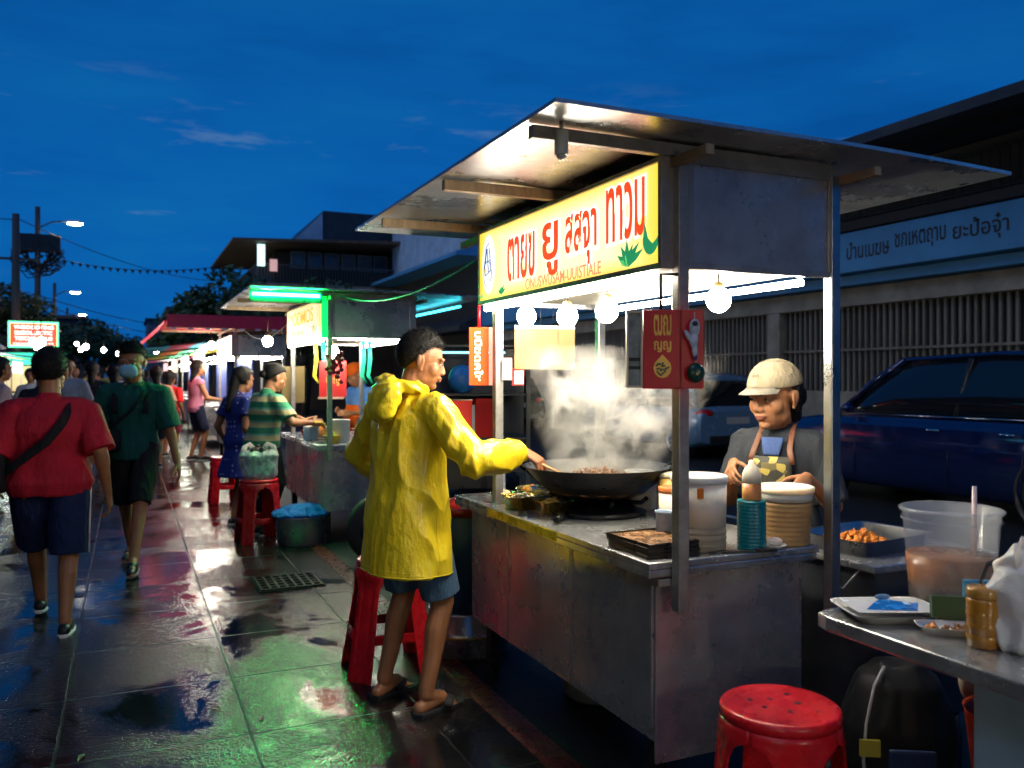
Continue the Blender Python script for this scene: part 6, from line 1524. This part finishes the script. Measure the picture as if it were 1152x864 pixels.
# ------------------------------------------------------------------ cars
GLC = mat('dark_car_glass', (.006,.008,.012), .04, var=0, spec=.8)
CHR = mat('chrome', (.7,.7,.72), .12, 1, var=0)
def car(x_side, y_front, L, W, H, paint, label, suv=True, rear=False):
    # heading +y; left side faces the pavement at x = x_side. origin at rear-left ground corner
    t = thing('parked_car', (x_side+W/2, y_front-L, 0), label, 'car')
    def half(y):
        u = y/L; return W/2*(1-.10*max(0,(u-.8)/.2)**2-.07*max(0,(.1-u)/.1)**2)
    belt = H*.60
    def zt(y):
        u = y/L
        if u > .72: return belt-.01-.16*((u-.72)/.28)**1.6-(.22*max(0,(u-.96)/.04)**2)
        if u < .05: return belt+.02-.12*((.05-u)/.05)**2
        return belt+.01
    secs = []
    N = 40
    for i in range(N+1):
        y = L*i/N; h_ = half(y); z1 = zt(y); z0 = .2 + (.08*max(0,(i/N-.93)/.07)+.1*max(0,(.07-i/N)/.07))
        P = []
        zs = [z0,z0+.05,z0+.15,(z0+z1)/2,z1-.14,z1-.05,z1]
        ws = [h_*.90,h_*.965,h_*.99,h_*1.0,h_*.985,h_*.95,h_*.86]
        for z, w_ in zip(zs, ws): P.append((w_, y, z))
        P += [(h_*.4, y, z1+.025), (-h_*.4, y, z1+.025)]
        for z, w_ in reversed(list(zip(zs, ws))): P.append((-w_, y, z))
        secs.append(P)
    mb = MB(); mb.rings(secs)
    mb.build('body', paint, t, 0)
    # greenhouse: y of rear glass base, roof rear, roof front, windscreen base
    yr0, yr1, yf1, yf0 = (.03*L,.10*L,.56*L,.74*L) if suv else (.03*L,.12*L,.55*L,.72*L)
    zr = H-.02; st = []
    for (y, z, w_) in ((yr0,belt-.02,.86),(yr0+(yr1-yr0)*.5,belt+(zr-belt)*.62,.78),(yr1,zr-.05,.73),(yr1+.1*L,zr,.72),((yr1+yf1)/2,zr+.02,.72),(yf1,zr-.02,.72),(yf1+(yf0-yf1)*.5,belt+(zr-belt)*.55,.78),(yf0,belt-.02,.84)):
        wb = W/2*.90; wt = W/2*w_
        st.append([(wb,y,belt-.02),(W/2*.885,y,belt+(z-belt)*.3),(wt*1.03,y,belt+(z-belt)*.8),(wt*.94,y,z),(wt*.5,y,z+.015),(-wt*.5,y,z+.015),(-wt*.94,y,z),(-wt*1.03,y,belt+(z-belt)*.8),(-W/2*.885,y,belt+(z-belt)*.3),(-wb,y,belt-.02)])
    mb = MB(); mb.rings(st); mb.build('cabin_glass', GLC, t)
    # roof panel and pillars in body colour
    mb = MB(); rp = []
    for (y, z) in ((yr0+(yr1-yr0)*.75,zr-.14),(yr1,zr-.045),(yr1+.1*L,zr+.004),((yr1+yf1)/2,zr+.026),(yf1,zr-.012),(yf1+(yf0-yf1)*.14,zr-.07)):
        wt = W/2*.735; rp.append([(wt,y,z-.03),(wt*.93,y,z+.012),(wt*.5,y,z+.028),(-wt*.5,y,z+.028),(-wt*.93,y,z+.012),(-wt,y,z-.03)])
    mb.rings(rp); mb.build('roof_panel', paint, t)
    for q in (-1,1):
        wr_, wb_ = W/2*.735*q, W/2*.895*q
        MB().tube([(wb_,yf0-.02,belt),(W/2*.80*q,yf1+(yf0-yf1)*.45,belt+(zr-belt)*.58),(wr_,yf1,zr-.03)],.035).build('front_pillar', paint, t)
        MB().tube([(wb_*1.0,L*.40,belt),(wr_*1.0,L*.385,zr-.03)],.03).build('middle_pillar', BLACK, t)
        mb = MB(); mb.rings([[(wb_*1.0,yr0+.02,belt),(wb_*1.0,yr0+.30,belt),(wr_*1.02,yr1+.16,zr-.04),(wr_*1.02,yr1-.02,zr-.06)],[(wb_*.93,yr0+.02,belt),(wb_*.93,yr0+.30,belt),(wr_*.93,yr1+.16,zr-.04),(wr_*.93,yr1-.02,zr-.06)]],smooth=False); mb.build('rear_pillar', paint, t, .01)
        # seams and handles
        for yy in (.235*L,.405*L,.665*L): MB().tube([(half(yy)*q*.996,yy,.32),(half(yy)*q*1.003,yy,belt*.6),(half(yy)*q*.955,yy,belt-.04)],.004,6).build('door_seam', BLACK, t)
        for yy in (.27*L,.445*L):
            MB().ell((half(yy)*q*.985,yy,belt-.13),(.02,.085,.014)).build('door_handle', CHR, t)
        MB().tube([(W/2*.915*q,yr0+.3,belt+.012),(W/2*.915*q,yf0-.1,belt+.008)],.008,6).build('window_trim', CHR if suv else BLACK, t)
        MB().ell((W/2*1.04*q,yf0-.30,belt+.07),(.09,.06,.06)).build('side_mirror', paint, t)
        MB().ell((half(L*.97)*q*.80,L*.955,zt(L*.955)-.12),(.16,.12,.06),Matrix.Rotation(q*R(-20),3,'Z')).build('headlight', mat('lamp_glass',(.3,.32,.35),.08,var=0,spec=.8), t)
        MB().ell((half(L*.02)*q*.80,L*.018,belt-.10),(.17,.08,.075),Matrix.Rotation(q*R(22),3,'Z')).build('tail_light', mat('red_lamp_glass',(.35,.01,.012),.12,var=.2,spec=.7), t)
    for yy in (.17*L,.80*L):
        for q in (-1,1):
            M_ = Matrix.Translation((q*(W/2-.12),yy,.335)) @ Matrix.Rotation(PI/2*q,4,'Y')
            MB().lathe([(.395,-.10),(.395,.105+.018),(.37,.123),(.37,-.10)],seg=40,M=M_,cap=False).build('wheel_arch', BLACK, t)
            wl = MB().lathe([(.21,-.1),(.31,-.1),(.332,-.07),(.335,0),(.332,.09),(.315,.118),(.225,.118),(.215,.10)],seg=44,M=M_,cap=False).build('wheel', BLACKR, t)
            mb = MB(); mb.lathe([(.215,.06),(.222,.112),(.205,.112),(.195,.055)],seg=40,cap=False)
            for k in range(10):
                a = 2*PI*k/10; d = V(math.cos(a),math.sin(a),0); e = V(-math.sin(a),math.cos(a),0); mb.loft([(d*.03+V(0,0,.10),e*.014,V(0,0,.01)),(d*.21+V(0,0,.098),e*.02,V(0,0,.01))],8,3)
            mb.lathe([(.05,.09),(.045,.115),(.01,.118)],seg=16)
            for v in mb.bm.verts: v.co = M_ @ v.co
            mb.build('rim', mat('alloy',(.35,.36,.38),.3,.9,var=.1), wl)
            MB().cyl(M_ @ V(0,0,-.02), M_ @ V(0,0,.05), .2, seg=24).build('brake_disc', BLACK, wl)
    MB().box(-W/2*.7,W/2*.7,-.03,.12,.30,.42).build('rear_bumper', BLACK, t,.02)
    pl_ = MB().box(-.25,.25,-.022+.02,.04,.62,.74).build('number_plate', mat('plate_white',(.4,.4,.4),.5,var=.1), t,.003)
    MB().box(-W/2*.62,W/2*.62,yr0-.005,yr0+.02,belt-.02,belt+.0).build('tailgate_trim', BLACK, t)
    return t
NVY = mat('navy_car_paint', (.004,.014,.08), .14, var=.1, coat=1, metal=.4)
LBL = mat('pale_blue_car_paint', (.10,.22,.38), .2, var=.08, coat=1, metal=.3)
car(7.72,9.0,4.75,1.85,1.68,NVY,'navy blue SUV parked along the road, right of the cook')
car(8.9,16.2,4.2,1.75,1.52,LBL,'light blue hatchback seen from behind through the stall and steam',suv=False)
car(8.9,25.5,4.3,1.75,1.5,mat('dark_grey_paint_car',(.02,.025,.03),.2,var=.1,coat=1),'dark grey car farther along behind the cream cards',suv=False)

# ------------------------------------------------------------------ foreground table, right
t = thing('side_table', (1.72,.62,0), 'steel topped table with pale blue cabinet in the right foreground', 'table')
mb = MB(); pl = [(0.0,0),(0.95,0),(.95,1.19),(.06,1.19),(.015,1.175),(0,1.13)]
mb.prism(pl, .745, .785); mb.build('tabletop', STEEL_T, t, .005)
MB().box(.13,.80,-.1,.79,.02,.744).build('cabinet', mat('pale_blue_paint',(.3,.46,.58),.4,var=.15,vscale=3), t,.006)
for (x,y) in ((.88,.2),(.88,1.08)): MB().cyl((x,y,0),(x,y,.744),.016).build('leg', STEEL_F, t)
CLR = mat('clear_cloudy_plastic',(.75,.77,.8),.15,var=.05,alpha=.27)
TZ = .7855
t = thing('plastic_bucket', (2.14,1.70,TZ), 'big clear plastic bucket half full of brown iced drink', 'bucket')
MB().lathe([(.098,.0),(.108,.004),(.128,.262),(.135,.264),(.137,.272),(.13,.276),(.124,.272),(.106,.008),(.01,.006)],seg=56).build('bucket_wall', CLR, t)
MB().lathe([(.104,.009),(.1185,.142),(.01,.1425)],seg=48).build('brown_drink', mat('iced_tea',(.42,.16,.04),.25,var=.2,vscale=20,sss=.2), t)
MB().lathe([(.129,.238),(.1315,.241),(.13,.246)],seg=56,cap=False).build('rim_ridge', CLR, t)
tag(MB().cyl((2.185,1.66,TZ+.12),(2.205,1.675,TZ+.335),.0065,seg=12).build('drinking_straw', mat('pale_pink_straw',(.75,.55,.55),.4,var=.05)), 'pale straw standing in the clear bucket', 'straw')
FOAM = mat('white_foam',(.72,.71,.68),.6,var=.06)
def fbox(x, y, rz, a, b_, h, label, food=True, z=TZ):
    t = thing('foam_tray', (x,y,z), label, 'foam tray', R(rz), 'foam trays on the foreground table')
    mb = MB(); mb.loft([(V(0,0,0),V(a*.82,0,0),V(0,b_*.82,0)),(V(0,0,h),V(a,0,0),V(0,b_,0)),(V(0,0,h+.002),V(a*1.06,0,0),V(0,b_*1.06,0)),(V(0,0,h-.002),V(a*.95,0,0),V(0,b_*.94,0)),(V(0,0,.006),V(a*.8,0,0),V(0,b_*.78,0))],40,6); mb.build('tray', FOAM, t)
    if food:
        q = heap(a*.25,0,.008,a*.42,b_*.5,h*.7,26,.009,int(a*1000)).build('brown_food', FOOD, t); q['kind']='stuff'
        q = heap(-a*.5,0,.01,a*.2,b_*.35,h*.6,10,.009,5).build('orange_food', FOODO, t); q['kind']='stuff'
    return t
fbox(1.88,1.685,-22,.125,.10,.022,'wide foam tray with a blue printed film on top',False)
tt = thing('printed_film', (1.885,1.69,TZ+.0265), 'blue printed plastic film lying on the wide foam tray', 'film', R(-24))
MB().box(-.11,.11,-.075,.075,0,.0015).build('sheet', mat('glossy_white_film',(.65,.66,.7),.2,var=.05), tt)
MB().prism([(-.08,-.05),(.05,-.062),(.085,.01),(.0,.055),(-.03,.02)],.002,.003).build('blue_print', mat('blue_ink',(.01,.16,.55),.25,var=.3,vscale=20), tt)
mb = MB(); mb.ell((.01,.06,.008),(.022,.006,.008)); mb.ell((.05,-.0,.005),(.008,.022,.004)); mb.build('crumple', mat('crumpled_blue',(.25,.4,.6),.3,var=.3,vscale=40), tt)
fbox(1.895,1.51,-38,.075,.042,.018,'small foam tray with sauce and fried slices, nearest the table edge')
fbox(2.045,1.585,-30,.065,.045,.028,'small foam box with a dark dip behind the brown jar')
t = thing('noodle_box', (1.995,1.55,TZ), 'low cream foam bowl squeezed between the trays and the brown jar', 'bowl'); t.location = (2.11,1.50,TZ)
MB().lathe([(.03,0),(.042,.03),(.044,.032),(.03,.02),(.01,.016)],seg=24).build('bowl', FOAM, t)
t = thing('sauce_jar', (1.873,1.40,TZ), 'brown mustard coloured sauce jar on the foreground table', 'jar')
JB = mat('mustard_glass',(.38,.17,.02),.22,var=.15,vscale=10,coat=.5)
MB().lathe([(.030,0),(.036,.004),(.037,.11),(.0355,.118)],seg=36).build('jar_body', JB, t)
MB().lathe([(.0365,.119),(.038,.121),(.038,.137),(.035,.142),(.01,.143)],seg=36).build('lid', mat('amber_lid',(.4,.2,.04),.3,var=.1,coat=.4), t)
mb = MB()
for k in range(3): mb.lathe([(.0365,.018+.028*k),(.0385,.024+.028*k),(.0365,.03+.028*k)],seg=36,cap=False)
mb.build('ridge', JB, t)
t = thing('carton', (2.02,1.46,TZ), 'dark green carton leaning behind the brown jar', 'carton', R(-35)); t.location = (1.985,1.53,TZ)
MB().box(-.085,.085,-.012,.012,0,.075,Matrix.Rotation(R(-8),4,'X')).build('box_side', mat('dark_green_card',(.03,.07,.02),.5,var=.2), t,.002)
t = thing('snack_packet', (2.08,1.45,TZ), 'blue and yellow snack packet propped behind the green carton', 'packet', R(-30)); t.location = (2.05,1.52,TZ)
MB().box(-.06,.06,-.008,.008,0,.115).build('packet', mat('teal_print',(.05,.25,.4),.3,var=.5,vscale=30), t,.002); MB().box(-.05,.02,-.0095,-.0085,.07,.1).build('label_patch', mat('yellow_print_card',(.6,.5,.1),.4,var=.3,vscale=60), t)
# white carrier bag
t = thing('carrier_bag', (1.955,1.35,TZ), 'white carrier bag with faint print standing at the right edge', 'bag')
mb = MB(); mb.loft([(V(0,0,0),V(.075,0,0),V(0,.06,0)),(V(0,0,.02),V(.085,0,0),V(0,.07,0)),(V(0,0,.13),V(.085,0,0),V(0,.07,0)),(V(-.005,0,.19),V(.075,0,0),V(0,.055,0)),(V(0,0,.225),V(.055,0,0),V(0,.03,0)),(V(.01,0,.25),V(.035,0,0),V(0,.014,0))],28,3)
me = remeshed(mb,.006,1); wrinkle(me,.010,16,8,(1,1,.7)); link('bag', me, mat('white_thin_plastic',(.72,.7,.7),.35,var=.05,sss=.3,bump=.3,bscale=25), t)
mb = MB(); flat_tube(mb,[V(-.05,-.02,.20),V(-.075,-.03,.235),V(-.06,-.03,.265),V(-.01,-.02,.25),V(.02,0,.235)],[.012,.011,.012,.016,.02],[.002]*5,(0,1,.2)); mb.build('bag_handle', MATS['white_thin_plastic'], t)
for k, z in enumerate((.035,.075)): 
    mb = MB(); mb.ell((-.03,-.072,z),(.028,.004,.014)); mb.build('faint_print', mat('mauve_print',(.35,.27,.3),.5,var=.2), t)
t = thing('lanyard_strap', (1.93,1.45,TZ+.10), 'black strap with white letters looped over the carrier bag', 'strap')
mb = MB(); flat_tube(mb,[V(-.025,-.02,0),V(-.02,-.02,.05),V(-.0,-.02,.085),V(.03,-.02,.09),V(.06,-.03,.07)],[.008]*5,[.0015]*5,(0,1,0)); mb.build('strap', BLACK, t)
text('lettering','SUMALO',.012,WHITE,t,(-.0225,-.0225,.028),(.12,0,1),(-1,0,.1),width=.045,height=.007,extrude=.0004)
# things under the table
t = thing('backpack', (2.26,1.99,0), 'black backpack with pale piping and yellow tag under the table', 'backpack', R(-30))
mb = MB(); mb.loft([(V(0,0,.02),V(.17,0,0),V(0,.11,0)),(V(0,0,.08),V(.18,0,0),V(0,.14,0)),(V(0,0,.33),V(.18,0,0),V(0,.14,0)),(V(0,0,.46),V(.13,0,0),V(0,.1,0)),(V(0,0,.52),V(.07,0,0),V(0,.05,0))],28,2.8); me = remeshed(mb,.012,2); wrinkle(me,.008,10,2); link('bag_body', me, mat('black_nylon',(.006,.006,.007),.65,var=.2,bump=.3,bscale=20), t)
MB().tube([(-.13,-.125,.1),(-.145,-.13,.25),(-.135,-.125,.36),(-.10,-.09,.47),(-.06,-.06,.52)],.005).build('piping', mat('pale_piping',(.5,.5,.5),.4,var=.1), t)
MB().box(-.16,-.10,-.15,-.138,.27,.32).build('yellow_tag', mat('yellow_tag_cloth',(.5,.42,.05),.6,var=.1), t)
MB().box(-.08,.06,-.168,-.15,.08,.3).build('front_pocket', mat('navy_nylon',(.02,.04,.12),.5,var=.2), t,.01)
t = thing('orange_basket', (2.14,1.50,0), 'orange plastic basket in the shade under the table', 'basket')
MB().lathe([(.08,.30),(.10,.31),(.125,.54),(.13,.55),(.12,.54),(.09,.32),(.01,.315)],seg=28).build('basket', mat('orange_plastic',(.85,.08,.02),.4,var=.1), t); MB().box(-.11,.11,-.11,.11,0,.299).build('stand', BLACK, t,.01)
t = thing('coiled_hose', (2.15,1.35,0), 'grey ribbed hose coiled on the ground under the table', 'hose')
MB().tube([(.2*math.cos(a*.4),.17*math.sin(a*.4),.03+.006*a*.4) for a in range(34)],[.028 if k%2 else .022 for k in range(34)],12).build('hose', mat('grey_hose',(.12,.12,.12),.6,var=.2), t)
t = thing('white_pouch', (2.28,1.74,.35), 'cream pouch hanging under the tabletop', 'pouch'); MB().ell((0,0,.2),(.05,.03,.08)).build('pouch', mat('cream_cloth',(.6,.5,.42),.7,var=.1), t); MB().cyl((0,0,.27),(0,0,.394),.003,seg=6).build('string', BLACK, t)

# gas bottle, hose and cables
t = thing('gas_cylinder', (1.93,3.35,0), 'grey gas cylinder on the ground under the near stall', 'gas cylinder')
MB().lathe([(.13,0),(.15,.02),(.15,.19),(.12,.225),(.04,.24)],seg=28).build('tank', mat('grey_tank_paint',(.15,.17,.18),.5,var=.3), t)
MB().tube([(.06,0,.22),(.06,0,.25),(-.06,0,.25),(-.06,0,.22)],.008).build('handle', STEEL_F, t)
tag(MB().tube([(1.93,3.35,.25),(1.60,3.2,.12),(1.47,3.0,.2),(1.49,2.98,.5)],.008).build('gas_hose', BLACKR).copy(), None) if False else None
def cable(pts, label, r=.006):
    P = []
    for i in range(len(pts)-1):
        a, b = Vector(pts[i]), Vector(pts[i+1])
        for k in range(10):
            u = k/10; p = a.lerp(b, u); p.z -= .35*(a-b).length*.25*4*u*(1-u)*.5; P.append(p)
    P.append(Vector(pts[-1])); tag(MB().tube(P, r, 6).build('power_cable', BLACK), label, 'power cable')
cable([(1.72,3.95,2.11),(1.65,7.22,2.13)], 'black power cable slung between the first and second stall roofs')
cable([(1.65,9.3,2.12),(1.7,14.1,2.2)], 'black power cable slung between the second stall and the red canopy')

rnd = random.Random(21); LF = mat('wet_dry_leaf',(.12,.06,.02),.35,var=.4,vscale=40)
for k in range(9):
    x, y = rnd.uniform(-.6,1.3), rnd.uniform(3.4,7.5)
    mb = MB(); L_ = rnd.uniform(.02,.035); mb.rings([[(-L_,0,.002),(-L_*.3,-L_*.35,.006),(L_,0,.003),(-L_*.3,L_*.35,.006)],[(-L_,0,.004),(-L_*.3,-L_*.35,.008),(L_,0,.005),(-L_*.3,L_*.35,.008)]], smooth=False)
    o = tag(mb.build('fallen_leaf', LF), 'small brown leaf lying flat on the wet paving', 'leaf', 'small leaves on the wet paving'); o.location = (x, y, .004); o.rotation_euler.z = rnd.uniform(0,6)
